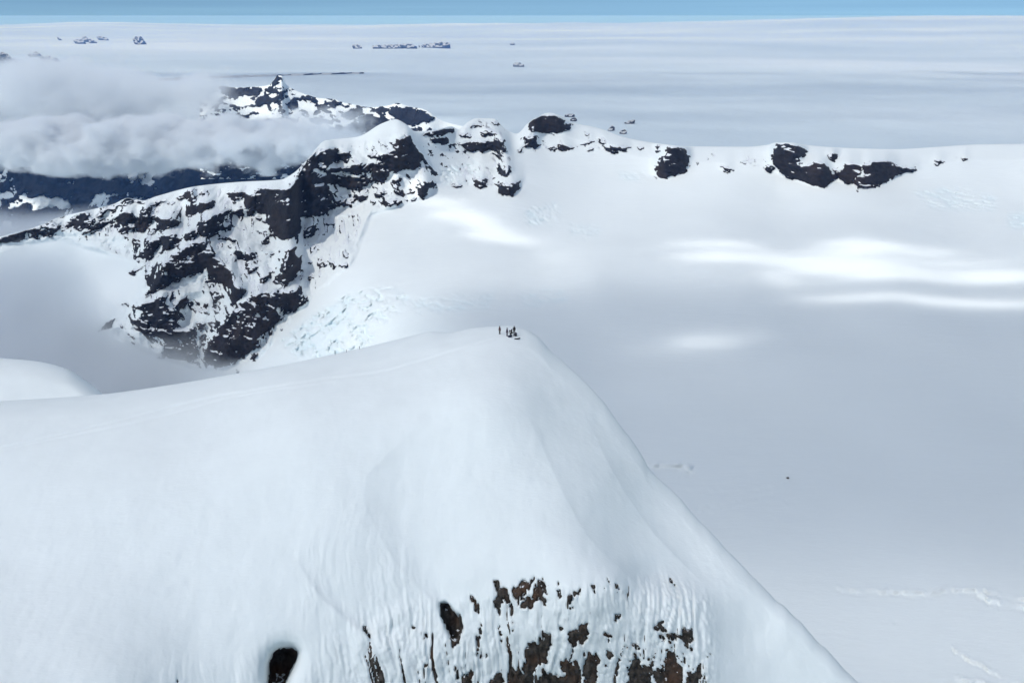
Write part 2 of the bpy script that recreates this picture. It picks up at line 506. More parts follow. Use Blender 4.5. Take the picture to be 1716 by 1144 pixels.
# --- rock outlines: the ridge on the left
RIDGE = (
 Z(500, 120, 4.2375,
  [(690,490),(750,470),(800,480),(840,540),(872,620),(852,690),(740,700),(650,720),(640,760),(560,790),(520,740),(510,690),(450,720),(450,660),(560,640),(640,580),(760,575),(690,540)],
  [(750,430),(800,470),(790,485),(755,460)],
  [(0,700),(120,560),(300,535),(270,590),(330,560),(380,600),(350,650),(240,640),(190,700),(100,690),(40,740),(0,800)],
  [(190,700),(440,650),(450,720),(300,712),(180,722)],
  [(120,742),(250,730),(460,745),(560,775),(500,800),(430,835),(380,830),(270,790),(180,810),(110,800)],
  [(-60,800),(0,770),(60,760),(110,820),(190,860),(190,970),(110,1000),(30,1030),(-60,1040)],
  [(190,900),(280,940),(340,900),(360,930),(320,960),(240,965),(190,975)],
  [(380,880),(410,865),(430,890),(470,870),(500,880),(470,920),(430,930),(380,925)],
  [(545,865),(590,840),(630,880),(560,890)], [(635,875),(650,850),(665,875)], [(670,840),(700,820),(735,860),(710,880),(675,870)],
  [(750,860),(800,835),(822,850),(760,880)], [(495,905),(545,915),(535,955),(508,935)],
  [(550,910),(590,905),(600,930),(680,905),(745,910),(700,950),(640,972),(595,945)],
  [(830,830),(870,810),(900,770),(940,790),(972,765),(972,825),(930,840),(920,880),(880,915),(840,880)],
  [(795,910),(830,890),(832,920),(805,942)], [(762,898),(782,905),(775,932)], [(650,785),(680,758),(742,753),(720,788),(690,777)],
  [(600,590),(680,560),(760,575),(700,600),(620,610)], [(490,590),(600,585),(580,625),(520,610)]) +
 Z(0, 290, 4.767,
  [(0,525),(50,500),(100,460),(170,430),(230,415),(300,440),(330,395),(370,378),(430,380),(470,410),(490,440),(520,410),(560,380),(600,340),(650,310),(710,320),(750,370),(740,410),(690,440),(640,460),(590,440),(540,430),(480,450),(430,500),(400,520),(340,500),(290,515),(240,525),(190,530),(140,560),(60,555),(0,550),(-200,600),(-200,570)],
  [(450,350),(520,315),(570,305),(480,370)], [(590,295),(640,278),(600,302)],
  [(710,265),(780,240),(900,240),(940,245),(980,200),(1030,183),(1120,205),(1170,240),(1100,245),(1040,240),(990,260),(940,275),(900,320),(870,290),(850,330),(760,370),(770,330),(820,290),(780,270),(680,300),(650,305)],
  [(900,370),(940,340),(1010,310),(1050,300),(1090,360),(1130,330),(1150,270),(1210,290),(1230,340),(1200,400),(1180,450),(1110,475),(1090,430),(1050,460),(1000,495),(950,490),(980,430),(920,375),(880,400),(820,430),(770,460),(690,490),(650,512),(680,470),(760,410),(830,390)],
  [(1220,360),(1270,340),(1300,370),(1380,350),(1450,380),(1420,410),(1370,440),(1270,470),(1200,490),(1220,440),(1300,410),(1250,390)],
  [(1230,240),(1290,215),(1340,213),(1280,245),(1270,270),(1210,260)], [(1350,230),(1400,235),(1380,260),(1350,250)], [(1370,300),(1430,300),(1390,318)],
  [(1420,205),(1520,145),(1550,155),(1500,205),(1440,210)], [(1585,165),(1640,115),(1660,170),(1600,185)], [(1520,180),(1570,190),(1540,270),(1500,300),(1510,240)],
  [(1500,330),(1540,280),(1570,290),(1640,225),(1700,220),(1720,250),(1660,290),(1600,320),(1560,330),(1520,340)],
  [(1075,690),(1150,620),(1180,580),(1240,540),(1320,490),(1410,485),(1450,520),(1440,560),(1400,590),(1330,620),(1270,660),(1200,692),(1120,685)],
  [(1015,812),(1100,765),(1130,770),(1060,822)],
  [(1200,950),(1230,870),(1260,800),(1290,740),(1350,690),(1410,640),(1450,590),(1530,550),(1620,540),(1660,570),(1716,640),(1716,850),(1670,840),(1640,760),(1640,700),(1620,800),(1540,810),(1440,850),(1380,870),(1330,910),(1260,940)]) +
 Z(160, 340, 3.814,
  [(560,200),(640,170),(670,120),(740,80),(850,50),(830,90),(760,140),(700,170),(620,230),(560,250)],
  [(700,330),(740,330),(790,360),(830,400),(880,440),(890,510),(860,555),(800,530),(760,480),(730,490),(710,420)],
  [(870,520),(920,535),(965,555),(940,600),(890,660),(850,620)],
  [(670,210),(740,180),(800,150),(870,138),(892,155),(820,180),(760,195),(690,222)],
  [(785,208),(840,203),(890,228),(912,290),(950,330),(997,322),(987,368),(940,362),(897,340),(888,280),(858,232),(800,224)],
  [(975,400),(1000,395),(1052,413),(1032,437),(985,442),(970,482),(953,478)], [(985,362),(1022,343),(985,392)], [(838,275),(872,263),(868,298)],
  [(940,0),(1540,0),(1540,40),(1400,60),(1310,75),(1260,75),(1190,60),(1110,40),(1000,20)],
  [(1120,90),(1190,70),(1210,100),(1300,90),(1310,140),(1290,200),(1220,240),(1170,235),(1130,200),(1115,150)],
  [(1330,155),(1380,140),(1422,160),(1412,190),(1380,215),(1338,220)],
  [(870,50),(920,40),(940,90),(890,80)], [(965,50),(1000,40),(1020,75),(985,92)], [(1008,90),(1072,83),(1060,107)],
  [(1215,310),(1260,285),(1300,290),(1270,320),(1300,370),(1312,430),(1280,480),(1240,500),(1220,540),(1180,520),(1138,508),(1190,450),(1178,400),(1218,360)],
  [(1048,492),(1112,448),(1102,490),(1060,532)], [(1125,430),(1165,400),(1140,440)],
  [(1588,310),(1620,293),(1612,340),(1580,352)], [(1418,402),(1430,360),(1447,405),(1430,414)], [(1448,390),(1470,356),(1487,400),(1460,412)],
  [(1493,390),(1510,368),(1542,410),(1510,432)], [(1553,402),(1602,378),(1602,407),(1563,422)], [(1595,265),(1610,220),(1618,230),(1606,270)],
  [(688,1000),(700,930),(760,860),(800,780),(850,720),(900,670),(960,620),(1030,580),(1060,555),(1120,575),(1170,545),(1200,520),(1220,570),(1290,545),(1320,590),(1352,598),(1348,640),(1300,680),(1250,700),(1200,720),(1180,750),(1130,790),(1080,830),(1040,880),(1052,910),(1000,950),(930,990),(850,1042),(770,1052),(708,1032)],
  [(983,1002),(1018,963),(1042,963),(1010,1002)],
  [(240,660),(300,650),(330,640),(400,600),(470,590),(440,640),(470,670),(530,690),(540,740),(520,770),(550,800),(640,790),(640,850),(600,870),(540,850),(520,890),(560,920),(600,900),(640,900),(672,940),(650,990),(600,1012),(520,1000),(450,980),(400,990),(430,930),(440,900),(400,830),(370,850),(330,860),(300,830),(230,770),(300,720),(290,690)],
  [(508,642),(560,610),(600,580),(620,518),(592,600),(575,662),(530,682)], [(643,770),(702,763),(702,800),(660,828)], [(728,802),(772,768),(750,823)], [(668,850),(712,828),(687,880),(692,922),(673,917)],
  [(10,825),(80,750),(135,738),(100,792)], [(188,650),(215,630),(217,667)], [(210,470),(260,430),(330,400),(300,430),(240,470)], [(480,430),(300,620),(400,560),(500,480)]) +
 [[(408,346),(420,325),(434,314),(465,316),(485,318),(497,293),(520,285),(545,300),(560,330),(545,360),(500,365),(460,360),(430,355)],
  [(440,370),(455,360),(500,362),(500,372),(480,385),(455,400),(452,380)]] +
 Z(0, 0, 2.86, [(850,950),(900,915),(945,900),(880,955)], [(895,1032),(920,990),(990,965),(1012,990),(960,1015),(920,1034)],
  [(960,1100),(1000,1050),(1070,1010),(1112,1000),(1080,1050),(1040,1080),(1132,1080),(1060,1110),(1000,1142),(960,1130)], [(1090,920),(1180,908),(1192,940),(1120,972),(1090,950)],
  [(1128,1022),(1150,988),(1172,1030),(1140,1042)], [(1178,1010),(1202,998),(1212,1032),(1183,1037)]) +
 dots(160, 340, 3.814, (1135,335,12), (1180,315,10), (1410,285,14), (1070,255,16), (1045,182,10), (913,172,10), (1373,475,11), (1375,378,9), (1200,818,9), (700,662,18), (1325,470,9), (900,1070,10), (1470,195,9), (1320,440,10), (1092,322,7)))
RIDGE_HOLES = (
 Z(0, 290, 4.767, [(300,435),(350,438),(412,463),(402,478),(320,452)], [(185,480),(252,478),(232,527),(205,517)], [(1210,668),(1258,600),(1270,555),(1292,580),(1315,595),(1250,662)],
   [(1280,780),(1300,790),(1290,830)], [(1310,790),(1350,785),(1345,820),(1320,830)], [(1400,720),(1420,710),(1410,750)], [(1470,770),(1490,765),(1480,795)], [(1050,290),(1100,260),(1120,330),(1105,370),(1080,330)]) +
 Z(160, 340, 3.814, [(895,722),(915,718),(920,740),(905,758)], [(998,708),(1050,708),(1060,728),(1020,722)], [(1163,692),(1190,640),(1198,692),(1180,722)], [(975,618),(1040,640),(1030,662),(985,640)],
   [(1040,668),(1120,622),(1112,642),(1060,672)], [(795,965),(815,940),(805,968)], [(520,925),(560,880),(600,860),(640,870),(600,900),(560,905),(530,935)]))
# --- rock outlines: the separate crags along the rim
CRAGS = {
 'domed': (Z(840, 160, 3.9,
   [(165,205),(180,165),(230,130),(300,120),(370,130),(420,170),(432,210),(400,235),(360,257),(310,240),(260,245),(210,235)], [(418,190),(470,178),(472,200),(430,217)]),
   'rounded black rock dome capped with snow on the glacier rim'),
 'below_dome': (Z(840, 160, 3.9,
   [(140,280),(190,255),(240,275),(250,330),(220,345),(225,368),(190,345),(150,330)], [(98,362),(140,338),(147,372)], [(308,345),(360,338),(372,360),(330,367)], [(370,330),(390,308),(420,330),(482,345),(470,357),(400,362)]),
   'broken dark rocks half buried in snow directly below the rounded black dome'),
 'long_ledge': (Z(840, 160, 3.9,
   [(518,328),(600,293),(622,300),(560,328)], [(638,268),(670,290),(702,312),(660,317),(640,290)], [(556,362),(622,338),(600,362),(570,377)], [(660,330),(760,328),(842,338),(822,357),(740,377),(690,362)], [(540,250),(560,240),(570,270),(555,275)]),
   'thin dark ledge of rock in the snow between the dome and the upright crag'),
 'tiny_slab': (Z(840, 160, 3.9, [(890,337),(955,337),(945,350),(900,350)], [(1008,358),(1020,318),(1042,306),(1042,352),(1020,364)]),
   'two tiny rock slabs in the snow beside the upright dark crag'),
 'upright': (Z(840, 160, 3.9,
   [(1000,512),(1020,450),(1060,390),(1088,333),(1140,328),(1202,353),(1228,420),(1217,492),(1160,512),(1120,532),(1070,550),(1018,537)]),
   'upright dark crag standing alone in the snow of the glacier rim'),
 'speckled': (Z(840, 160, 3.9,
   [(1266,442),(1292,427),(1292,457),(1275,463)], [(1392,465),(1430,463),(1482,480),(1513,473),(1492,513),(1440,482)], [(1557,442),(1600,410),(1610,382),(1623,400),(1600,432),(1575,453)], [(1330,420),(1345,400),(1352,425)], [(1370,400),(1385,385),(1392,405)], [(1225,400),(1245,380),(1240,420)]) +
   Z(1260, 200, 3.763, [(-5,252),(48,256),(20,268)], [(28,295),(52,288),(45,307)], [(88,300),(110,288),(153,325),(100,333)]),
   'scatter of small dark rocks poking through snow between two large crags'),
 'boot': (Z(1260, 200, 3.763,
   [(130,200),(160,153),(210,146),(270,158),(330,188),(347,215),(310,240),(290,250),(310,280),(330,300),(345,295),(400,266),(440,268),(492,310),(497,350),(512,370),(480,422),(440,439),(330,402),(250,367),(180,347),(150,310),(123,280),(140,240)], [(513,310),(537,298),(542,350),(525,392),(508,370)]),
   'large boot-shaped black crag hollowed into the snowy rim'),
 'ball': (Z(1260, 200, 3.763, [(473,230),(500,203),(532,213),(550,250),(510,272),(478,252)]),
   'small ball-shaped boulder in the snow above the gap between two black cliffs'),
 'wing': (Z(1260, 200, 3.763,
   [(538,340),(570,310),(580,285),(610,263),(692,290),(690,330),(660,370),(640,402),(590,417),(548,380)],
   [(697,345),(700,290),(750,260),(800,268),(850,256),(880,278),(912,285),(905,300),(980,303),(1030,308),(1047,293),(1042,322),(1000,337),(920,357),(870,392),(800,422),(700,434),(668,427),(648,405),(660,380),(720,345)], [(658,428),(682,428),(668,466)]),
   'wing-shaped black cliff tapering to a point in the snowy rim'),
 'last': (Z(1260, 200, 3.763, [(1143,272),(1180,248),(1217,262),(1170,284)], [(1272,246),(1290,238),(1297,251)], [(1308,256),(1340,241),(1382,238),(1345,267),(1320,270)]),
   'three small rocks in a row on snow beyond the wing-shaped cliff'),
 'layered': (Z(500, 120, 4.2375,
   [(1203,380),(1312,373),(1300,392),(1210,402)], [(1253,343),(1312,343),(1300,362)], [(1372,343),(1422,348),(1433,377),(1390,367)],
   [(1133,440),(1190,438),(1237,455),(1225,467),(1140,470)], [(1293,440),(1370,413),(1412,430),(1402,447),(1300,470)],
   [(1083,495),(1160,510),(1240,488),(1300,498),(1400,468),(1472,478),(1477,530),(1492,570),(1482,587),(1430,555),(1370,555),(1320,577),(1250,572),(1185,552),(1150,530)], [(1368,570),(1450,580),(1482,590),(1430,612),(1390,602)]),
   'layered rock tower with snow ledges and dark overhanging base'),
 'shelf': (Z(500, 120, 4.2375, [(878,440),(960,418),(1070,398),(1102,408),(1092,440),(1020,452),(990,467),(878,462)], [(928,480),(990,473),(1060,480),(1082,500),(1020,527),(960,507)]),
   'low dark rock shelf between the snow peak and the layered tower'),
 'lower': (Z(500, 120, 4.2375,
   [(1318,715),(1360,703),(1372,720),(1340,737)], [(1428,710),(1470,680),(1500,648),(1512,710),(1480,752),(1430,732)], [(1058,788),(1180,798),(1172,817),(1075,807)], [(1263,770),(1320,753),(1337,800),(1300,837),(1263,812)],
   [(1343,750),(1392,743),(1375,787)], [(1393,800),(1500,798),(1582,768),(1562,830),(1520,882),(1440,872),(1418,835),(1450,828)]),
   'scattered dark blocks on the snow slope below the layered tower'),
}
ALL_CRAGS = [p for v in CRAGS.values() for p in v[0]]
m_raw = raster(RIDGE + ALL_CRAGS, RIDGE_HOLES)
m_fine = blur(m_raw, 1.05)
m_wide = blur(m_raw, 9.0)
m_zone = blur(raster([[(0,395),(215,340),(330,315),(480,300),(545,240),(600,240),(690,215),(740,320),(620,360),(590,440),(520,500),(430,600),(340,620),(250,590),(180,560),(240,480),(230,440),(100,400),(0,410)],
    [(1230,255),(1300,255),(1290,290),(1230,285)], [(870,225),(1060,240),(1050,255),(870,260)], [(780,195),(850,200),(880,330),(800,320),(730,300),(700,240)], [(1500,260),(1640,255),(1640,275),(1500,285)]]), 6.0)
# crevassed ice
m_crev = blur(raster([[(500,600),(470,570),(520,530),(590,490),(660,480),(690,500),(640,545),(610,590),(560,610)], [(690,500),(830,490),(820,520),(700,525)], [(870,488),(940,484),(955,505),(880,515)],
    [(880,350),(935,340),(940,375),(885,378)], [(735,285),(800,270),(810,305),(740,310)], [(890,352),(935,345),(930,372),(890,370)], [(955,375),(1005,378),(1005,400),(960,398)], [(1530,320),(1600,312),(1670,330),(1670,355),(1560,352)], [(1690,355),(1730,350),(1730,385),(1690,385)], [(1035,290),(1085,292),(1080,303),(1040,302)]]), 4.0)

xs = np.arange(-300, 2010, 1.85)
t1 = np.linspace(0, 1, 290) ** 1.12
sky = sky_S(xs)
yv = sky[None] + (650 - sky)[None] * t1[:, None]
ylow = 650 + (1290 - 650) * np.linspace(0, 1, 170)[1:]
Y = np.concatenate([yv, np.repeat(ylow[:, None], len(xs), 1)], 0)
X = np.repeat(xs[None], len(Y), 0)
D = np.exp(rbfS(X, Y))
over = np.clip((Y - sky[None]) / 26.0, 0, 1)
D = D + 70 * (1 - np.sqrt(over)) * (0.35 + 0.65 * sstep(700, 1000, X))       # the crest rolls over
P = ray_point(X, Y, D)
wx, wy, wz = P[..., 0], P[..., 1], P[..., 2]
# ragged edges: warp the lookup
q = 0.045
_, cellv = worley((wx + 0.5 * wz) * 0.045, wz * 0.07, wy * 0.015, 35)
_, cellw = worley((wx - 0.4 * wz) * 0.10, wz * 0.15, wy * 0.03, 36)
wpx = X + 5.0 * (cellv - 0.5) + 4.0 * (cellw - 0.5) + 3.6 * fbm(wx * q, wz * q * 1.2, wy * 0.01, 11, 4) + 1.5 * fbm(wx * .2, wz * .2, wy * 0.03, 13, 2)
wpy = Y - 3.0 * (cellv - 0.5) + 3.5 * (cellw - 0.5) + 2.4 * fbm(wx * q, wz * q * 1.2, wy * 0.01, 21, 4) + 1.2 * fbm(wx * .2, wz * .2, wy * 0.03, 23, 2)
Fm = sample(m_fine, wpx, wpy)
fine_n = fbm(wx * 0.07, wz * 0.11, wy * 0.02, 31, 5, 0.6)
streak = fbm((wx + 0.8 * wz) * 0.10, (wz - 0.4 * wx) * 0.03, wy * 0.012, 37, 4, 0.6)
ridge_area = sstep(760, 640, X)
zone = sample(m_zone, X, Y)
hf = fbm(wx * 0.19, wz * 0.26, wy * 0.05, 33, 3, 0.65)
deep_in = sstep(0.55, 0.95, sample(m_wide, X, Y))
F = (Fm - 0.45) + (0.26 * fine_n + 0.24 * hf + 0.18 * (cellv - 0.5)) * (1 - 0.55 * deep_in) - 0.52 * sstep(0.22, 0.50, streak) * ridge_area * sstep(0.5, 0.9, Fm)
F = np.maximum(F, zone * 0.9 - 1.02 + 0.85 * streak * (0.6 + 0.4 * ridge_area) + 0.30 * fine_n)
F = np.where(Y < sky[None] + 1.0, -0.6, F)
# cliffs are steep: walking up each column the ground stops receding on rock, and catches up on the snow above
stp = blur(m_raw, 3.0)
mk = sstep(0.15, 0.75, sample(stp, X, Y))
O = np.zeros_like(D)
for i in range(len(D) - 2, -1, -1):
    inc = np.clip(D[i] - D[i + 1], 0, None)
    O[i] = O[i + 1] * (1 - 0.055 * (1 - mk[i])) + 0.90 * inc * mk[i]
kr = np.exp(-0.5 * (np.arange(-9, 10) / 3.0) ** 2); kr /= kr.sum()
O = np.apply_along_axis(lambda r: np.convolve(np.pad(r, 9, mode='edge'), kr, 'valid'), 1, O)
D = D - O
F = np.where(zone + Fm < 0.02, -0.6, F)
F[290:] = -0.6
wide = sample(m_wide, X, Y)
crev = sample(m_crev, X, Y)
# relief of the snow itself
rel = 5.0 * fbm(wx * 0.006, wy * 0.006, wz * 0.01, 41, 4)
rug = sstep(0.15, 0.8, zone) * ridge_area
rel = rel + rug * 26 * fbm(wx * 0.012, wy * 0.004, wz * 0.014, 43, 5, 0.55, ridged=True)
rel = rel + 8 * wide
cv = fbm((wx + 0.5 * wy) * 0.05, wy * 0.035, wz * 0.05, 47, 3, 0.55, ridged=True)
cvd = crev * np.clip(cv - 0.25, 0, 1)
small_crev = 1 - 0.4 * sstep(700, 860, X)
rel = rel - 23 * cvd * small_crev + crev * 6 * small_crev * fbm(wx * 0.06, wy * 0.05, wz * 0.06, 53, 3)
ice_attr = np.clip(crev * (0.12 + 0.40 * sstep(-0.1, 0.5, fbm(wx * 0.02, wy * 0.012, None, 59, 3))) + 0.9 * cvd, 0, 1)
basin = sstep(430, 520, Y) * sstep(560, 800, X)
rel = rel * (1 - 0.75 * basin)
# crevasse lips, pressure ridges and old tracks on the basin floor
for ln, amp, wd in (([(1085, 779), (1110, 777), (1140, 779), (1160, 782)], 4.0, 3.0), ([(1140, 790), (1152, 786), (1162, 780)], 3.0, 4.0),
                    ([(1400, 984), (1450, 988), (1500, 990), (1545, 992), (1600, 986), (1650, 988), (1690, 998), (1760, 1016)], 1.6, 2.6), ([(1635, 992), (1660, 1002), (1700, 1012), (1760, 1024)], 2.4, 4.0),
                    ([(1160, 852), (1210, 846), (1260, 834), (1305, 830)], -0.9, 2.2), ([(1590, 1080), (1620, 1100), (1660, 1122), (1720, 1150)], 1.2, 2.4), ([(1120, 814), (1180, 818), (1290, 815), (1330, 795)], 0.6, 2.0),
                    ([(1600, 1134), (1650, 1144), (1700, 1160)], 1.6, 3.0), ([(1310, 842), (1335, 843)], -0.8, 2.0), ([(1480, 1042), (1510, 1043)], -0.8, 2.0)):
    lx = [p[0] for p in ln]
    ty = smooth_curve(ln)(np.clip(X, lx[0], lx[-1])) + 2.0 * vnoise(X * 0.05, 0 * X, None, 71) + 1.0 * vnoise(X * 0.2, 0 * X, None, 73)
    inside = sstep(lx[0] - 4, lx[0] + 8, X) * sstep(lx[-1] + 4, lx[-1] - 8, X) * (0.65 + 0.6 * vnoise(X * 0.11, 0 * X, None, 79))
    rel = rel + 1.6 * amp * inside * (np.exp(-((Y - ty) / wd) ** 2) - 0.7 * np.exp(-((Y - ty - 1.8 * wd) / wd) ** 2))
sunk = 7.0 * sstep(0.02, 0.35, F)                                       # the snow stops at the rock
D_snow = D - rel + sunk
craggy = 9 * (cellv - 0.5) + 9 * fbm(wx * 0.03, wy * 0.01, wz * 0.05, 61, 5, 0.6, ridged=True) + 5 * fbm(wx * 0.02, wy * 0.01, wz * 0.16, 67, 3, 0.6)
off = np.where(F > 0, 0.4 + 1.0 * sstep(0, 0.5, F) + 0.8 * (craggy + 2) * sstep(0.0, 0.5, F), 0) + np.where(F <= 0, F * 30, 0)
D_rock = D - rel - off
PS = ray_point(X, Y, D_snow)
PR = ray_point(X, Y, D_rock)
# the far side falls away behind the crest
nb = 10
d = 500 * np.linspace(0, 1, nb + 1)[1:] ** 1.6
b0 = PS[0]
slope = (CAMZ - b0[:, 2]) / b0[:, 1]
back = []
for dd in d:
    k = (b0[:, 1] + dd) / b0[:, 1]
    back.append(np.stack([b0[:, 0] * k, b0[:, 1] + dd, b0[:, 2] - slope * dd * 1.05 - dd * dd * 0.0012 - 1.5], -1))
back = np.array(back[::-1])
VS = np.concatenate([back, PS], 0)
FS = grid_faces(*VS.shape[:2])
attr = np.concatenate([np.zeros((nb, len(xs))), ice_attr], 0)
in_ridge = raster([[(-400,300),(-400,1000),(200,1000),(330,680),(400,632),(450,570),(530,500),(600,450),(600,400),(640,362),(740,330),(715,300),(712,262),(706,225),(690,150),(400,150)]])
fm = sample(in_ridge, X[:-1, :-1], Y[:-1, :-1]) > 0.5
fm = np.concatenate([np.repeat((xs[None, :-1] < 696), nb, 0), fm], 0)

glacier = sub_mesh(VS, FS, ~fm, 'glacier', MAT_SNOW_MID, attrs={'ice': attr})
tag(glacier, 'wide snow covered glacier basin ringed by a rocky rim', kind='structure')
mountain = bpy.data.objects.new('rocky_mountain', None)
col.objects.link(mountain)
tag(mountain, 'rugged snow streaked black rock mountain descending into valley fog', 'mountain')
sub_mesh(VS, FS, fm, 'snow_cover', MAT_SNOW_MID, parent=mountain, attrs={'ice': attr})

FR = grid_faces(*PR.shape[:2])
has = (F > 0)
fr = has[:-1, :-1] | has[1:, :-1] | has[:-1, 1:] | has[1:, 1:]
fr_dil = fr.copy()
fr_dil[1:] |= fr[:-1]; fr_dil[:-1] |= fr[1:]; fr_dil[:, 1:] |= fr[:, :-1]; fr_dil[:, :-1] |= fr[:, 1:]
lab, nlab = components(fr)
cnt = np.bincount(lab.ravel(), minlength=nlab + 1)
cxs = np.array([0.0] * (nlab + 1)); cys = cxs.copy()
np.add.at(cxs, lab.ravel(), (X[:-1, :-1]).ravel()); np.add.at(cys, lab.ravel(), (Y[:-1, :-1]).ravel())
cxs /= np.maximum(cnt, 1); cys /= np.maximum(cnt, 1)
crag_id = {}
crag_maps = {k: blur(raster(v[0]), 3.0) for k, v in CRAGS.items()}
keys = list(CRAGS)
best = np.stack([sample(crag_maps[k], X[:-1, :-1], Y[:-1, :-1]) for k in keys])
owner = np.where(best.max(0) > 0.02, best.argmax(0), -1)
ridge_face = sample(in_ridge, X[:-1, :-1], Y[:-1, :-1]) > 0.5
# rocks of the crags: one top-level thing each
def dilate(m):
    r = m.copy()
    r[1:] |= m[:-1]; r[:-1] |= m[1:]; r[:, 1:] |= m[:, :-1]; r[:, :-1] |= m[:, 1:]
    return r
for ki, k in enumerate(keys):
    mk = fr & (owner == ki) & ~ridge_face
    l2, n2 = components(mk)
    c2 = np.bincount(l2.ravel(), minlength=n2 + 1)
    big = [i for i in range(1, n2 + 1) if c2[i] >= 10]
    small = np.isin(l2, [i for i in range(1, n2 + 1) if c2[i] < 10])
    if not big:
        continue
    root = bpy.data.objects.new('rock_outcrop', None)
    col.objects.link(root)
    tag(root, CRAGS[k][1], 'rock outcrop', 'rock outcrops along the glacier rim')
    for i in sorted(big, key=lambda i: -c2[i]):
        sub_mesh(PR, FR, dilate(l2 == i), 'rock', MAT_ROCK_MID, False, root)
    if small.any():
        tag(sub_mesh(PR, FR, dilate(small), 'rock_fragment', MAT_ROCK_MID, False, root), kind='stuff')
rest = fr & ((owner < 0) | ridge_face)
l3, n3 = components(rest)
c3 = np.bincount(l3.ravel(), minlength=n3 + 1)
order = sorted(range(1, n3 + 1), key=lambda i: -c3[i])
small = np.zeros_like(rest)
made = 0
for i in order:
    if c3[i] >= 14 and made < 240:
        sub_mesh(PR, FR, dilate(l3 == i), 'rock', MAT_ROCK_MID, False, mountain)
        made += 1
    else:
        small |= l3 == i
tag(sub_mesh(PR, FR, dilate(small), 'rock_fragment', MAT_ROCK_MID, False, mountain), kind='stuff')
print('ridge rocks', made, 'labels', n3)

# =================================================================== THE SNOWY SUMMIT IN FRONT
sky_A = smooth_curve([(-500, 705), (-200, 685), (0, 672), (100, 666), (175, 660), (290, 644), (400, 625), (480, 610), (560, 593), (640, 575), (700, 560), (725, 555), (750, 557), (800, 549), (850, 546), (880, 552), (900, 563),
    (925, 590), (950, 611), (1000, 660), (1045, 716), (1080, 768), (1086, 779), (1120, 815), (1200, 900), (1320, 1022), (1440, 1142), (1600, 1310), (1800, 1510), (2200, 1900)])
ptsA = [(870, 560, 149), (870, 600, 138), (860, 645, 126.5), (870, 665, 124), (870, 720, 119.2), (880, 800, 112.2), (890, 880, 105.6), (890, 955, 99.8), (880, 985, 98.4), (880, 1144, 94.5), (880, 1500, 88), (880, 1900, 84),
  (700, 570, 152), (560, 600, 151), (400, 632, 145), (175, 668, 140), (0, 680, 137), (-400, 710, 134),
  (0, 750, 124), (0, 900, 105), (0, 1144, 81), (-400, 900, 103), (-400, 1300, 66), (0, 1500, 57), (200, 750, 122.5), (200, 900, 104.5), (300, 1000, 96.5), (200, 1144, 83), (330, 1144, 87), (400, 1050, 93.5), (475, 1144, 89), (300, 1500, 76), (600, 1500, 85),
  (500, 850, 108.5), (480, 950, 100.5), (560, 900, 104.2), (590, 840, 108.6), (610, 980, 99.5), (560, 1060, 94.5), (600, 1144, 91), (690, 1080, 94.5), (700, 1144, 92),
  (655, 830, 110.8), (650, 900, 105.4), (700, 960, 101.6), (740, 1000, 99.4), (760, 900, 105.2), (760, 800, 112.3), (640, 760, 116.4), (740, 720, 120.6), (600, 720, 121.4), (400, 750, 120), (400, 850, 108.8), (600, 660, 128.8), (740, 660, 126), (740, 610, 137), (500, 650, 134),
  (780, 970, 100), (760, 1060, 96.2),
  (925, 620, 139), (950, 660, 133), (925, 720, 121.5), (950, 800, 113.2), (975, 880, 106.4), (1000, 925, 102.9), (1030, 965, 99.6),
  (1000, 740, 124.2), (1050, 800, 119), (1050, 880, 112.5), (1100, 900, 112), (1090, 960, 105.5), (1150, 960, 107.5), (1120, 1000, 101.5), (1170, 1010, 103), (1200, 1050, 101.5), (1190, 1144, 95.8), (1080, 1050, 97.5), (1080, 1144, 94.8), (1260, 1060, 103), (1300, 1144, 98.5), (1400, 1150, 98), (1300, 1500, 88), (1700, 1500, 86), (1700, 1900, 80),
  (950, 640, 136.3), (1000, 690, 131.5), (1085, 800, 123.5), (1200, 920, 112.5), (1320, 1040, 104), (1440, 1160, 97.5), (1600, 1330, 90)]
rbfA = RBF(ptsA, smooth=6e-5)

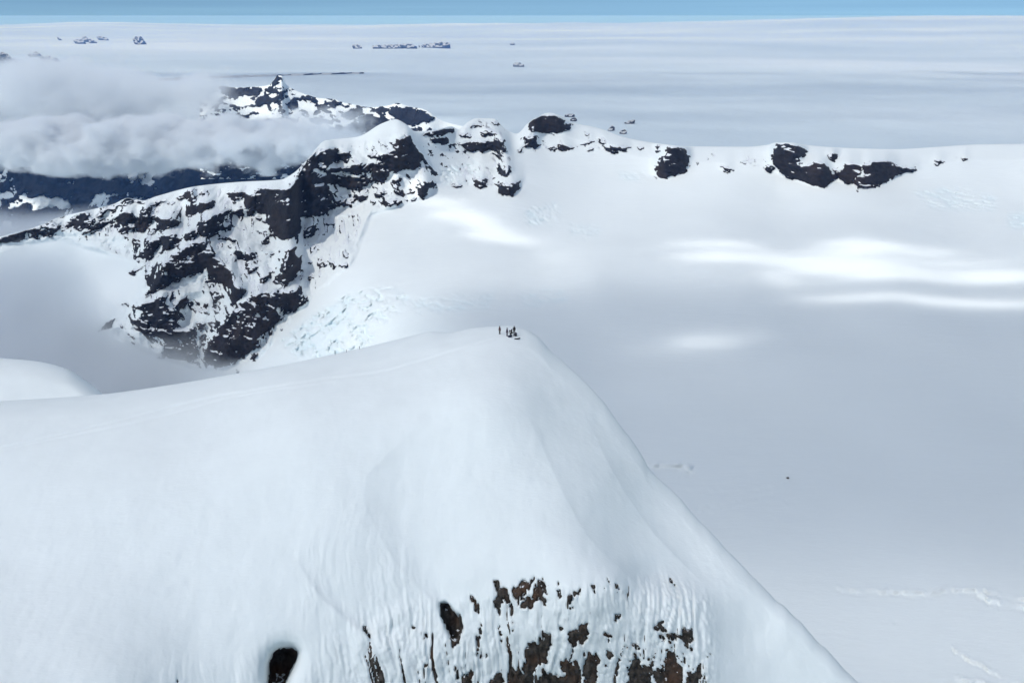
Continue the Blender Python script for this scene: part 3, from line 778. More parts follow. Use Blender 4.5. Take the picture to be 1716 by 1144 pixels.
ROCKS_A = (
 Z(700, 900, 4.69,
  [(182,520),(220,508),(250,540),(290,590),(325,608),(337,660),(354,720),(332,760),(325,792),(300,782),(270,792),(240,740),(210,680),(188,610)],
  [(270,790),(325,792),(318,850),(290,900),(283,850)], [(428,458),(450,490),(492,570),(482,602),(455,582),(440,520)], [(462,600),(498,740),(484,900),(462,1055),(476,850),(468,700)],
  [(598,372),(652,338),(642,380),(665,395),(690,383),(722,450),(737,540),(742,640),(725,600),(710,510),(685,470),(670,530),(640,560),(608,540),(603,450)],
  [(608,560),(652,548),(647,612),(618,627)], [(613,640),(652,740),(642,762),(623,740)], [(648,768),(678,780),(667,818)], [(718,618),(748,650),(735,663)], [(768,688),(782,747),(768,747)],
  [(763,388),(802,383),(802,480),(785,575),(773,500)], [(800,348),(918,343),(902,380),(840,440),(803,482)], [(812,512),(880,460),(930,400),(962,420),(957,460),(902,532),(860,552),(818,547)],
  [(943,390),(990,353),(1018,370),(1007,420),(992,450),(1017,490),(1018,548),(995,542),(973,480),(960,440)], [(1028,380),(1053,353),(1042,413)], [(1083,375),(1107,363),(1133,440),(1112,468),(1098,430)],
  [(1183,430),(1202,423),(1190,463)], [(1183,490),(1220,460),(1250,398),(1263,430),(1227,490),(1212,543),(1183,543)], [(1107,690),(1130,673),(1148,700),(1120,718)],
  [(1168,812),(1200,770),(1210,720),(1240,703),(1260,720),(1300,678),(1342,700),(1353,760),(1312,790),(1323,830),(1290,848),(1265,810),(1240,790),(1253,872),(1228,872),(1200,820)],
  [(833,1000),(860,860),(890,808),(930,840),(958,870),(968,800),(990,758),(1053,790),(1052,850),(1022,862),(1002,900),(1018,960),(1012,1024),(988,950),(960,980),(950,1010),(912,1030),(912,1220),(838,1220),(828,1070)],
  [(712,1220),(728,1050),(760,1013),(802,1030),(832,1090),(822,1220)], [(560,1220),(600,1078),(642,1058),(662,1100),(690,1220)], [(376,1112),(442,1028),(442,1080),(400,1220),(380,1220)], [(298,1038),(322,1038),(327,1112),(298,1112)],
  [(918,1220),(938,1090),(1000,1058),(1060,1068),(1100,1110),(1140,1098),(1180,1100),(1128,990),(1160,933),(1190,970),(1247,980),(1278,1060),(1283,1220)],
  [(1308,960),(1350,898),(1409,920),(1409,1080),(1380,1220),(1330,1220),(1318,1040)],
  [(53,753),(82,758),(66,803)], [(88,733),(112,745),(100,762)], [(43,1032),(65,968),(82,1017),(60,1022)], [(163,1013),(190,1035),(178,1054)], [(522,900),(537,900),(531,972),(521,972)]) +
 Z(960, 900, 4.69,
  [(133,358),(157,363),(146,424)], [(163,380),(187,358),(177,400),(188,463),(173,458)], [(237,373),(252,373),(243,413)], [(263,343),(292,343),(294,404)], [(348,385),(374,378),(356,444)],
  [(763,323),(787,318),(798,383),(778,383)], [(732,508),(748,513),(738,529)], [(318,640),(340,608),(372,630),(355,663),(318,657)], [(263,790),(312,743),(302,780),(270,828)], [(408,856),(447,848),(436,873)],
  [(263,878),(318,900),(312,940),(287,960),(275,1044),(268,950)], [(653,702),(675,648),(728,695),(722,728),(680,722),(663,734)], [(688,758),(723,790),(712,813),(688,797)], [(753,780),(798,738),(798,790),(785,808),(753,808)], [(777,848),(793,860),(780,884)],
  [(818,802),(850,750),(868,713),(938,708),(933,792),(905,792),(913,830),(907,873),(878,878),(868,830),(840,797)], [(917,863),(953,863),(947,888),(923,888)], [(862,940),(893,918),(888,972),(868,978)], [(1058,906),(1083,893),(1074,938)],
  [(428,1220),(428,1040),(460,960),(485,918),(502,930),(528,970),(522,1020),(560,1008),(602,1060),(608,1220)],
  [(638,1030),(660,1008),(692,1030),(702,1070),(728,1060),(733,930),(727,858),(750,890),(802,898),(807,980),(842,1000),(863,1060),(868,1220),(700,1220),(720,1080),(690,1220),(660,1220),(658,1070)],
  [(885,1220),(903,1070),(950,1058),(975,1003),(1015,1008),(1008,1080),(980,1220)], [(593,968),(607,958),(607,1003),(593,1008)], [(93,1000),(120,940),(150,898),(192,930),(192,1000),(203,1025),(182,1050),(165,1220),(103,1220),(98,1040)],
  [(820,930),(850,925),(845,960)], [(395,1110),(410,1100),(415,1150),(398,1150)], [(485,880),(520,815),(530,830),(500,890)], [(605,250),(612,250),(625,290)]) +
 Z(180, 820, 3.178, [(1358,718),(1378,713),(1388,760),(1410,806),(1388,802)], [(1336,688),(1347,690),(1346,708)], [(320,926),(332,924),(330,936)], [(338,1013),(372,1020),(366,1034)], [(1618,738),(1634,738),(1629,758)], [(1605,790),(1620,795),(1612,806)], [(390,940),(397,940),(393,950)]))
CAVE = Z(180, 820, 3.178, [(850,1060),(856,930),(878,868),(920,838),(985,832),(1022,860),(1010,905),(985,960),(942,1040)])
COVE = Z(700, 900, 4.69, [(182,520),(220,508),(250,540),(290,590),(325,608),(337,660),(354,720),(332,760),(325,792),(300,782),(270,792),(240,740),(210,680),(188,610)])
mA = raster(ROCKS_A)
mA_f, mA_w = blur(mA, 1.1), blur(mA, 7.0)
m_cave = blur(raster(CAVE), 3.0)
m_cave_w = blur(raster(CAVE), 16.0)
m_cove = blur(raster(COVE), 2.0)
m_flute = blur(raster([[(520,900),(560,860),(620,860),(680,930),(760,1020),(830,985),(1040,980),(1100,960),(1180,985),(1205,1060),(1200,1290),(100,1290),(270,1090),(420,1110),(500,1040)]]), 14.0)
m_cliff = blur(raster([[(600,1040),(720,1000),(760,1010),(830,985),(1040,975),(1130,960),(1190,1000),(1200,1290),(560,1290),(590,1120)]]), 10.0)

xa = np.arange(-480, 2180, 2.4)
sky = sky_A(xa) + sstep(960, 1040, xa) * (3.0 * vnoise(xa * 0.021, 0 * xa, None, 145) + 1.6 * vnoise(xa * 0.07, 0 * xa, None, 147))
ta = np.concatenate([np.linspace(0, 1, 250) ** 1.25])
ybot = np.maximum(1290, sky + 160)
Ya = sky[None] + (ybot - sky)[None] * ta[:, None]
Xa = np.repeat(xa[None], len(Ya), 0)
def cubic_sample(g, fx, fy):
    ix, iy = np.floor(fx).astype(int), np.floor(fy).astype(int)
    tx, ty = fx - ix, fy - iy
    def wts(t):
        return (-0.5 * t + t * t - 0.5 * t ** 3, 1 - 2.5 * t * t + 1.5 * t ** 3, 0.5 * t + 2 * t * t - 1.5 * t ** 3, -0.5 * t * t + 0.5 * t ** 3)
    out = 0
    for a, wa in zip((-1, 0, 1, 2), wts(ty)):
        for b, wb in zip((-1, 0, 1, 2), wts(tx)):
            out = out + wa * wb * g[np.clip(iy + a, 0, g.shape[0] - 1), np.clip(ix + b, 0, g.shape[1] - 1)]
    return out
GS, GX0, GY0 = 8.0, -560.0, 480.0
gxx, gyy = np.meshgrid(np.arange(GX0, 2280, GS), np.arange(GY0, 2160, GS))
gD = rbfA(gxx, gyy)
def soften(a, sg):
    r = int(3 * sg)
    k = np.exp(-0.5 * (np.arange(-r, r + 1) / sg) ** 2); k /= k.sum()
    for ax_ in (0, 1):
        a = np.apply_along_axis(lambda v: np.convolve(np.pad(v, r, mode='reflect', reflect_type='odd'), k, 'valid'), ax_, a)
    return a
calm = sstep(985, 870, gyy)                          # wind has evened out the snow above the cliff
gD = gD * (1 - calm) + soften(gD, 4.5) * calm
Da = cubic_sample(gD, (Xa - GX0) / GS, (Ya - GY0) / GS)
over = np.clip((Ya - sky[None]) / 30.0, 0, 1)
Da = Da + (9 * sstep(1000, 850, Xa) + 1.6 * sstep(850, 1000, Xa)) * (1 - np.sqrt(over)) ** 1.5
Pa = ray_point(Xa, Ya, Da)
ax, ay, az = Pa[..., 0], Pa[..., 1], Pa[..., 2]
relA = 0.32 * fbm(ax * 0.05, ay * 0.05, az * 0.05, 101, 4) + 0.10 * fbm(ax * 0.5, ay * 0.3, az * 0.3, 103, 4)
fl = sample(m_flute, Xa, Ya)
cl = sample(m_cliff, Xa, Ya)
warp = 2.2 * fbm(ax * 0.25, az * 0.12, ay * 0.1, 107, 3)
dirx = ax + 0.010 * (ax - 2.0) * np.clip(-az - 16, 0, 40)
flute = 0.5 * fbm(dirx * 1.05 + warp, az * 0.07, ay * 0.07, 109, 3, 0.6, ridged=True) + 0.5 * fbm(dirx * 2.6 + warp * 1.6, az * 0.16, ay * 0.12, 111, 3, 0.6, ridged=True)
flute = flute * (0.35 + 0.9 * sstep(-0.3, 0.4, fbm(ax * 0.16, az * 0.12, ay * 0.1, 115, 3)))
bumpy = worley(ax * 0.55, az * 0.22, ay * 0.3, 113)[0]
relA = relA + fl * (0.22 * flute + 0.1) + cl * (0.30 * flute + 0.16 * fbm(dirx * 5.5 + warp * 2.5, az * 0.25, ay * 0.2, 129, 3, 0.6, ridged=True) - 0.45 * bumpy + 0.35)
relA = relA - 5.0 * sample(m_cave, Xa, Ya) - 3.4 * sample(m_cave_w, Xa, Ya) - 2.5 * sample(m_cove, Xa, Ya)
# wind-cut edges: beyond each edge the snow steps back and slowly comes forward again
for crv, amp, w1, w2 in (([(660, 760), (720, 690), (770, 640), (800, 612), (840, 608), (890, 634), (940, 660), (1000, 716), (1060, 780)], 1.0, 75.0, 140.0),
                         ([(620, 866), (650, 872), (720, 897), (790, 925), (860, 960), (915, 1000), (960, 1046), (1000, 1100)], 0.6, 40.0, 200.0),
                         ([(640, 950), (700, 985), (770, 1015), (850, 1062), (930, 1130), (975, 1175)], 0.7, 30.0, 90.0),
                         ([(880, 512), (930, 500), (980, 520), (1040, 580), (1085, 640)], 0.9, 30.0, 70.0)):
    cy_ = [p[0] for p in crv]
    xe = smooth_curve(crv)(np.clip(Ya, cy_[0], cy_[-1])) + 3.0 * vnoise(Ya * 0.02, 0 * Ya, None, 143)
    sd = Xa - xe
    fade = sstep(cy_[0] - 5, cy_[0] + 130, Ya) * sstep(cy_[-1] + 10, cy_[-1] - 40, Ya)
    relA = relA - amp * fade * np.where(sd > 0, (1 - np.exp(-np.maximum(sd, 0) / w1)) * np.exp(-np.maximum(sd, 0) / w2) * 1.35, 0)
# footprints and ski tracks that run up to the group from the left
for trk, amp in (([(-400, 800), (0, 749), (150, 716), (330, 672), (480, 645), (640, 622), (760, 588), (835, 566)], 0.16), ([(-400, 830), (60, 742), (260, 700), (400, 664), (560, 640)], 0.12)):
    ty = smooth_curve(trk)(np.clip(Xa, trk[0][0], trk[-1][0]))
    dy = Ya - ty + 1.5 * fbm(ax * 0.2, ay * 0.2, None, 117, 3)
    relA = relA + np.where((Xa < trk[-1][0]), amp * (np.exp(-((dy + 3) / 2.2) ** 2) - 1.4 * np.exp(-(dy / 2.6) ** 2)), 0)
_, cellA = worley(ax * 1.1 + 0.3 * az, az * 0.75, ay * 0.5, 126)
_, cellB = worley(ax * 2.4, az * 1.6, ay * 0.9, 128)
_, cellC = worley(ax * 1.4, az * 0.9, ay * 0.5, 136)
qx = Xa + 7 * (cellA - 0.5) + 4 * (cellB - 0.5) + 3.2 * fbm(ax * 0.9, az * 0.5, ay * 0.3, 121, 4) + 1.2 * fbm(ax * 3, az * 2, ay, 122, 2)
qy = Ya + 9 * (cellC - 0.5) + 5 * (cellB - 0.5) + 5.0 * fbm(ax * 1.3, az * 0.5, ay * 0.3, 123, 4)
Fa = sample(mA_f, qx, qy) - 0.5 + 0.28 * fbm(ax * 1.6, az * 0.9, ay * 0.5, 125, 4, 0.6) + 0.0
Fa = Fa + 0.20 * (cellA - 0.5) + 0.16 * (cellB - 0.5)
crack = fbm(dirx * 2.2 + warp * 1.3, az * 0.10, ay * 0.1, 127, 4, 0.6)
low = sstep(1000, 1144, Ya)
Fa = np.maximum(Fa, cl * 0.9 - 1.36 + 0.95 * crack + 0.22 * low)
Fa = np.where(cl + sample(mA_w, Xa, Ya) < 0.03, -0.6, Fa)
Fc = sample(m_cave, Xa + 2.5 * (cellB - 0.5), Ya + 4 * (cellB - 0.5)) - 0.70 + 0.16 * fbm(ax * 4, az * 1.2, ay, 138, 3)
Fa = np.maximum(Fa, Fc)
Fa = np.where(Ya < sky[None] + 3, -0.6, Fa)
sunkA = 1.3 * sstep(0.0, 0.3, Fa)
cragA = 0.7 * (cellA - 0.5) + 0.3 * (cellB - 0.5) + 0.7 * fbm(ax * 0.55, ay * 0.3, az * 0.45, 131, 5, 0.6, ridged=True) + 0.35 * fbm(ax * 1.6, ay, az * 1.2, 133, 3)
offA = np.where(Fa > 0, 0.02 + np.clip(0.75 * cragA - 0.30, -1.0, 0.35) * sstep(0, 0.25, Fa), Fa * 3.0)
DaS, DaR = Da - relA + sunkA, Da - relA - offA
VA, RA = ray_point(Xa, Ya, DaS), ray_point(Xa, Ya, DaR)
nb = 14
d = 420 * np.linspace(0, 1, nb + 1)[1:] ** 2.2
b0 = VA[0]
slope = (CAMZ - b0[:, 2]) / b0[:, 1]
back = []
for dd in d:
    k = (b0[:, 1] + dd) / b0[:, 1]
    zz = b0[:, 2] - slope * dd * 1.06 - dd * dd * 0.010 * np.exp(-dd / 60) - dd * 0.25
    back.append(np.stack([b0[:, 0] * k, b0[:, 1] + dd, np.maximum(zz, -470)], -1))
low_rows = []
b1 = VA[-1]
for k in (0.15, 0.4, 0.7, 1.0):
    low_rows.append(np.stack([b1[:, 0], b1[:, 1] - 14 * k, b1[:, 2] * (1 - k) + -470 * k], -1))
VA_all = np.concatenate([np.array(back[::-1]), VA, np.array(low_rows)], 0)
summit = mesh_from('snow_summit', VA_all.reshape(-1, 3), grid_faces(*VA_all.shape[:2]).reshape(-1, 4), MAT_SNOW_NEAR)
tag(summit, 'smooth snow summit dome ending in an icy fluted cliff', kind='structure')
FA = grid_faces(*RA.shape[:2])
has = Fa > 0
fr = has[:-1, :-1] | has[1:, :-1] | has[:-1, 1:] | has[1:, 1:]
fr &= Ya[:-1, :-1] < 1230
la, na = components(fr)
ca = np.bincount(la.ravel(), minlength=na + 1)
small = np.zeros_like(fr)
made = 0
for i in sorted(range(1, na + 1), key=lambda i: -ca[i]):
    if ca[i] >= 14 and made < 200:
        sub_mesh(RA, FA, dilate(la == i), 'rock', MAT_ROCK_NEAR, False, summit)
        made += 1
    else:
        small |= la == i
if small.any():
    tag(sub_mesh(RA, FA, dilate(small), 'rock_fragment', MAT_ROCK_NEAR, False, summit), kind='stuff')
print('cliff rocks', made)

def on_summit(x, y):
    """The point of the summit snow seen at photograph pixel (x, y)."""
    j = int(np.argmin(np.abs(xa - x)))
    i = int(np.argmin(np.abs(Ya[:, j] - y)))
    return Vector(VA[i, j])

# --- the snow shoulder beyond the left edge of the summit
xb = np.arange(-420, 320, 4.0)
skb = smooth_curve([(-420, 585), (-200, 590), (0, 600), (60, 605), (110, 617), (140, 635), (175, 662), (220, 705), (330, 820)])(xb)
tb = np.linspace(0, 1, 60) ** 1.3
Yb = skb[None] + (900 - skb)[None] * tb[:, None]
Xb = np.repeat(xb[None], len(Yb), 0)
Db = 300 - 0.22 * (Yb - 600) + 0.05 * Xb + 14 * (1 - np.sqrt(np.clip((Yb - skb) / 30, 0, 1))) ** 1.5
Pb = ray_point(Xb, Yb, Db)
Db = Db - 1.0 * fbm(Pb[..., 0] * 0.03, Pb[..., 1] * 0.03, None, 141, 4)
Pb = ray_point(Xb, Yb, Db)
b0 = Pb[0]; slope = (CAMZ - b0[:, 2]) / b0[:, 1]
back = []
for dd in (400, 200, 90, 40, 15, 5):
    k = (b0[:, 1] + dd) / b0[:, 1]
    back.append(np.stack([b0[:, 0] * k, b0[:, 1] + dd, b0[:, 2] - slope * dd * 1.1 - dd * dd * 0.0006 - 0.5], -1))
Vb = np.concatenate([np.array(back), Pb], 0)
hump = mesh_from('snow_shoulder', Vb.reshape(-1, 3), grid_faces(*Vb.shape[:2]).reshape(-1, 4), MAT_SNOW_NEAR)
tag(hump, 'rounded snow shoulder dropping into fog behind the summit slope', kind='structure')

# =================================================================== THE ICE CAP OUT TO THE HORIZON
def cap_height(x, y):
    r = np.hypot(x, y)
    z = -800 + 0 * r
    z = z + 110 * fbm(x / 5200, y / 5200, None, 151, 4) * sstep(3000, 9000, r)
    z = z + 90 * fbm(x / 22000, y / 22000, None, 157, 3) * sstep(15000, 40000, r)
    ang = np.degrees(np.arctan2(x, y))
    z = z + 820 * np.exp(-((ang - 27) / 17) ** 2) * sstep(30000, 68000, r)
    z = z + 260 * np.exp(-((ang + 25.5) / 5) ** 2) * sstep(40000, 75000, r)
    z = z + 300 * np.exp(-((ang + 2) / 9) ** 2) * sstep(52000, 62000, r) * sstep(80000, 66000, r)
    z = z - 700 * sstep(-7, -13, ang) * sstep(10500, 7500, r)             # the land falls to the valley on the left
    return z
ang = np.radians(np.linspace(-50, 50, 460))
rr = np.exp(np.linspace(math.log(2900), math.log(92000), 330))
R2, A2 = np.meshgrid(rr, ang, indexing='ij')
gx, gy = R2 * np.sin(A2), R2 * np.cos(A2)
cap = np.stack([gx, gy, cap_height(gx, gy)], -1)
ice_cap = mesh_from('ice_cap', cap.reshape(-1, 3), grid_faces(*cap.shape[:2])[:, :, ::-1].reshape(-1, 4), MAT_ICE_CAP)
tag(ice_cap, 'vast pale ice cap stretching to the horizon', kind='structure')

def cap_point(x, y):
    lo, hi = 3000.0, 90000.0
    for _ in range(50):
        mid = math.sqrt(lo * hi)
        p = ray_point(x, y, mid)
        if p[2] > float(cap_height(np.array(p[0]), np.array(p[1]))):
            lo = mid
        else:
            hi = mid
    return lo

# =================================================================== MOUNTAINS BEHIND: the same loft, smaller
def far_mountain(name, label, sky_pts, x0, x1, step, ybase, D_of, mask_of, mat_snow, mat_rock, amp, back_len, nrow=70, min_faces=12, rough=0.05):
    xs_ = np.arange(x0, x1, step)
    s_ = smooth_curve(sky_pts)(xs_)
    t_ = np.linspace(0, 1, nrow)
    yb_ = ybase(xs_)
    Y_ = s_[None] + np.maximum(yb_ - s_, 2)[None] * t_[:, None]
    X_ = np.repeat(xs_[None], nrow, 0)
    D_ = D_of(X_, Y_, s_[None])
    p_ = ray_point(X_, Y_, D_)
    sx = D_.mean()
    rel_ = amp * fbm(p_[..., 0] / sx * 26, p_[..., 2] / sx * 26, p_[..., 1] / sx * 8, 201, 5, 0.55, ridged=True) * np.sqrt(t_)[:, None]
    F_ = mask_of(X_, Y_, p_ / sx)
    sn = D_ - rel_ + amp * 0.25 * sstep(-.05, .3, F_)
    rk = D_ - rel_ - np.where(F_ > 0, amp * 0.03 + amp * 0.25 * sstep(0, .5, F_) * (1 + 0.9 * fbm(p_[..., 0] / sx * 120, p_[..., 2] / sx * 160, None, 211, 4)), F_ * amp * 1.5)
    PSn, PRk = ray_point(X_, Y_, sn), ray_point(X_, Y_, rk)
    b_ = PSn[0]; sl_ = (CAMZ - b_[:, 2]) / b_[:, 1]
    bk = []
    for f in (1.0, 0.5, 0.2, 0.07):
        dd = back_len * f
        k = (b_[:, 1] + dd) / b_[:, 1]
        bk.append(np.stack([b_[:, 0] * k, b_[:, 1] + dd, b_[:, 2] - sl_ * dd * 1.1 - dd * 0.35], -1))
    V_ = np.concatenate([np.array(bk), PSn], 0)
    root = bpy.data.objects.new(name, None); col.objects.link(root)
    tag(root, label, 'mountain')
    mesh_from('snow_cover', V_.reshape(-1, 3), grid_faces(*V_.shape[:2]).reshape(-1, 4), mat_snow, parent=root)
    G_ = grid_faces(*PRk.shape[:2])
    h_ = F_ > 0
    f_ = h_[:-1, :-1] | h_[1:, :-1] | h_[:-1, 1:] | h_[1:, 1:]
    l_, n_ = components(f_)
    c_ = np.bincount(l_.ravel(), minlength=n_ + 1)
    sm = np.zeros_like(f_); k = 0
    for i in sorted(range(1, n_ + 1), key=lambda i: -c_[i]):
        if c_[i] >= min_faces and k < 120:
            sub_mesh(PRk, G_, dilate(l_ == i), 'rock', mat_rock, False, root); k += 1
        else:
            sm |= l_ == i
    if sm.any():
        tag(sub_mesh(PRk, G_, dilate(sm), 'rock_fragment', mat_rock, False, root), kind='stuff')
    return root

# --- the toothed peaks that stand out of the cloud
m_pk = blur(raster(
  [[(364,146),(378,143),(395,150),(410,149),(436,146),(436,156),(420,160),(405,163),(390,164),(372,158)],
   [(455,140),(462,128),(472,127),(466,138),(458,146)], [(425,165),(445,158),(455,165),(468,160),(466,172),(445,175),(432,178)],
   [(440,150),(456,146),(470,152),(484,150),(478,160),(455,158)], [(505,160),(520,164),(532,165),(525,172),(510,168)], [(478,175),(495,166),(500,180),(485,185)],
   [(520,198),(545,199),(560,203),(545,208),(522,206)], [(570,195),(585,186),(598,180),(612,190),(600,194),(580,202)], [(600,196),(620,193),(640,195),(655,205),(640,215),(610,222),(598,232),(585,225),(600,208)],
   [(652,188),(664,177),(676,182),(690,182),(700,184),(716,190),(729,196),(727,203),(705,206),(690,211),(672,206),(655,196)], [(592,178),(600,176),(612,180),(605,184)], [(625,182),(648,178),(652,184),(632,188)], [(540,172),(560,168),(575,174),(560,180)],
   [(545,215),(600,208),(600,240),(540,240)]]), 1.0)
far_mountain('snowy_mountain', 'toothed snowy peaks with dark cliffs rising out of the cloud bank',
   [(335, 175), (362, 150), (368, 144), (395, 147), (436, 145), (452, 142), (459, 134), (465, 127), (472, 127), (479, 141), (492, 150), (512, 158), (532, 164), (556, 166), (576, 172), (592, 175), (620, 180), (650, 177), (666, 173), (690, 180), (706, 182), (720, 188), (730, 196), (745, 204), (790, 214), (840, 222)],
   335, 830, 1.6, lambda x: 300 + 0 * x, lambda x, y, s: 6900 - 8.0 * (y - s) - 0.9 * (x - 360),
   lambda x, y, p: np.maximum(sample(m_pk, x + 5.0 * (worley(x * .11 + .05 * y, y * .16, 0 * x, 229)[1] - .5) + 2.0 * fbm(x * .12, y * .14, None, 221, 3), y + 5.0 * (worley(x * .13, y * .2, 0 * x, 230)[1] - .5) + 1.4 * fbm(x * .12, y * .14, None, 223, 3)) - .5 + .42 * fbm(x * .2, y * .25, None, 225, 4),
        -0.14 + 0.95 * fbm((x + y) * .10, (y - .3 * x) * .18, None, 227, 5, 0.62) - 2.0 * sstep(715, 745, x) + 0.35 * sstep(205, 235, y)),
   MAT_SNOW_FAR, MAT_ROCK_FAR, 90.0, 900.0, nrow=90)
# --- the dark wall of the valley under the cloud
far_mountain('dark_mountain', 'dark blue rock wall streaked with snow gullies below the cloud bank',
   [(-420, 190), (-100, 200), (0, 205), (60, 195), (130, 212), (200, 200), (260, 215), (330, 205), (420, 215), (520, 205), (600, 225), (700, 240)],
   -420, 700, 2.2, lambda x: 400 + 0 * x, lambda x, y, s: 7600 - 7.5 * (y - s) + 0.3 * x,
   lambda x, y, p: 0.38 + 1.0 * fbm((x + 0.5 * y) * .06, (y - .2 * x) * .05, None, 231, 6, 0.68) - 0.25 * sstep(0.1, .5, fbm(x * .012, y * .02, None, 233, 2)) - .5 * sstep(318, 330, y) * sstep(.0, .3, fbm(x * .03, y * .05, None, 235, 3)),
   MAT_SNOW_FAR, MAT_ROCK_FAR, 170.0, 900.0, nrow=110)

# --- rocks that stick out of the far ice
def nunatak(polys, label, group='rock islands in the far ice', depth=1.0, holes=0.0):
    objs = []
    root = None
    for pg in polys:
        p = np.array(pg, float)
        x0, x1, y0, y1 = p[:, 0].min() - 1, p[:, 0].max() + 1, p[:, 1].min() - 1, p[:, 1].max() + 1
        nx, ny = max(8, int((x1 - x0) / 0.8)), max(7, int((y1 - y0) / 0.7))
        mm = blur(raster([pg]), 0.8)
        gx_, gy_ = np.meshgrid(np.linspace(x0, x1, nx), np.linspace(y0, y1, ny))
        Dc = cap_point((x0 + x1) / 2, y1)
        hgt = (y1 - y0) / FOC * Dc
        f_ = sample(mm, gx_, gy_) - 0.46 + 0.55 * fbm(gx_ * .35, gy_ * .5, None, 241, 3) - holes * sstep(0.1, .4, fbm(gx_ * .22, gy_ * .5, None, 243, 3))
        up = (y1 - gy_) / (y1 - y0)
        Dg = Dc + hgt * (0.9 * up) * depth - hgt * 0.35 * fbm(gx_ * .25, gy_ * .25, None, 245, 4)
        v_ = ray_point(gx_, gy_, Dg)
        f_mask = (f_[:-1, :-1] > 0) | (f_[1:, 1:] > 0)
        if f_mask.sum() < 3:
            continue
        # front faces plus a back slope so that the island has a body
        G_ = grid_faces(*v_.shape[:2])
        used = np.unique(G_[f_mask])
        top = v_.reshape(-1, 3)[used]
        remap = -np.ones(v_.shape[0] * v_.shape[1], int); remap[used] = np.arange(len(used))
        fc = remap[G_[f_mask]]
        nb_ = len(top)
        bot = top.copy(); bot[:, 1] += hgt * 1.2; bot[:, 2] -= hgt * 0.9; bot[:, 2] = np.minimum(bot[:, 2], top[:, 2] - 1)
        vv = np.concatenate([top, bot]); ff = np.concatenate([fc, fc[:, ::-1] + nb_])
        e = {}
        for q_ in fc:
            for a, b in zip(q_, np.roll(q_, -1)):
                e[(a, b)] = 1
        side = [(b, a, a + nb_, b + nb_) for (a, b) in e if (b, a) not in e]
        if side:
            ff = np.concatenate([ff, np.array(side)])
        if len(polys) == 1:
            o = mesh_from('nunatak', vv, ff, MAT_NUNATAK, False)
            tag(o, label, 'rock', group)
            return o
        if root is None:
            root = bpy.data.objects.new('nunatak', None); col.objects.link(root)
            tag(root, label, 'rock', group)
        mesh_from('rock', vv, ff, MAT_NUNATAK, False, root)
    return root

nunatak([[(222,66),(228,62),(236,62),(241,67),(237,74),(226,73)]], 'single dark rock island in the far white ice below the horizon')
nunatak([[(122,68),(136,66),(142,70),(130,73)], [(136,63),(144,61),(147,66),(140,70)], [(148,66),(158,67),(160,71),(150,72)], [(162,62),(180,63),(180,67),(166,66)], [(96,63),(102,64),(100,67)]], 'cluster of small rocks under a low snow dome near the horizon')
nunatak([[(-30,92),(8,88),(20,98),(40,104),(52,108),(34,112),(0,118),(-40,122)], [(46,92),(60,87),(68,90),(62,95),(50,95)], [(66,96),(80,94),(96,97),(88,104),(72,102)], [(0,122),(30,119),(38,124),(10,128)]], 'low blue grey rocks streaked with snow behind the cloud', holes=0.5)
nunatak([[(588,77),(602,75),(610,79),(596,81)], [(622,77),(660,75),(690,74),(700,79),(650,81),(628,80)], [(700,77),(716,74),(740,71),(757,73),(742,79),(715,80)]], 'thin line of dark rocks lying along the far ice', holes=0.3)
nunatak([[(1018,218),(1026,211),(1031,214),(1024,219)]], 'small rock tooth poking through ice beyond the rim, lowest of three')
nunatak([[(1046,207),(1056,202),(1064,201),(1060,206)]], 'slanting dark rock sliver in the ice beyond the rim')
nunatak([[(1037,222),(1046,217),(1052,219),(1045,224)]], 'tiny flat dark rock in the ice just beyond the rim crest')
nunatak([[(945,193),(956,191),(964,192),(958,196)], [(955,199),(966,198),(965,203),(957,202)]], 'two small rocks on the ice beside the rounded black dome')
nunatak([[(339,147),(343,143),(349,146),(347,151),(340,151)]], 'lone rock tip poking out of the cloud beside the toothed peaks')
nunatak([[(858,108),(868,105),(880,109),(866,112)], [(850,73),(864,72),(860,75)]], 'faint bluish rocks on the open far ice', holes=0.2)
def moraine():
    """A long band of rubble lying on the ice."""
    n, k = 90, 4
    up = smooth_curve([(265, 134), (330, 130.5), (420, 128), (520, 125.5), (610, 123.5)]); wd = smooth_curve([(265, 3.5), (300, 4.5), (360, 3.2), (450, 1.8), (610, 0.5)])
    v = []
    for i in range(n):
        x = 265 + 345 * i / (n - 1)
        for j in range(k):
            y = float(up(x)) + 0.75 * float(wd(x)) * j / (k - 1) + 0.25 * math.sin(x * 0.13 + 2 * j)
            D_ = cap_point(x, y)
            p = ray_point(x, y, D_)
            v.append((p[0], p[1], p[2] + (2 if j in (0, k - 1) else 22 + 6 * math.sin(x * 0.31) * math.sin(x * 0.077 + j))))
    o = mesh_from('moraine', np.array(v), grid_faces(n, k).reshape(-1, 4), MAT_NUNATAK, False)
    tag(o, 'long dark moraine stripe crossing the pale ice behind the peaks', 'moraine')
moraine()

# =================================================================== CLOUDS
def vapour(name, dens, colr=(0.94, 0.97, 1.0), aniso=0.15):
    """Cloud vapour: returns the material and the node tree with a factor socket to fill in."""
    m, nt, out = new_mat(name)
    v = N(nt, 'ShaderNodeVolumePrincipled')
    v.inputs['Color'].default_value = (*colr, 1)
    v.inputs['Anisotropy'].default_value = aniso
    mul = N(nt, 'ShaderNodeMath', operation='MULTIPLY')
    mul.inputs[1].default_value = dens
    nt.links.new(mul.outputs[0], v.inputs['Density'])
    nt.links.new(v.outputs[0], out.inputs['Volume'])
    return m, nt, mul.inputs[0]

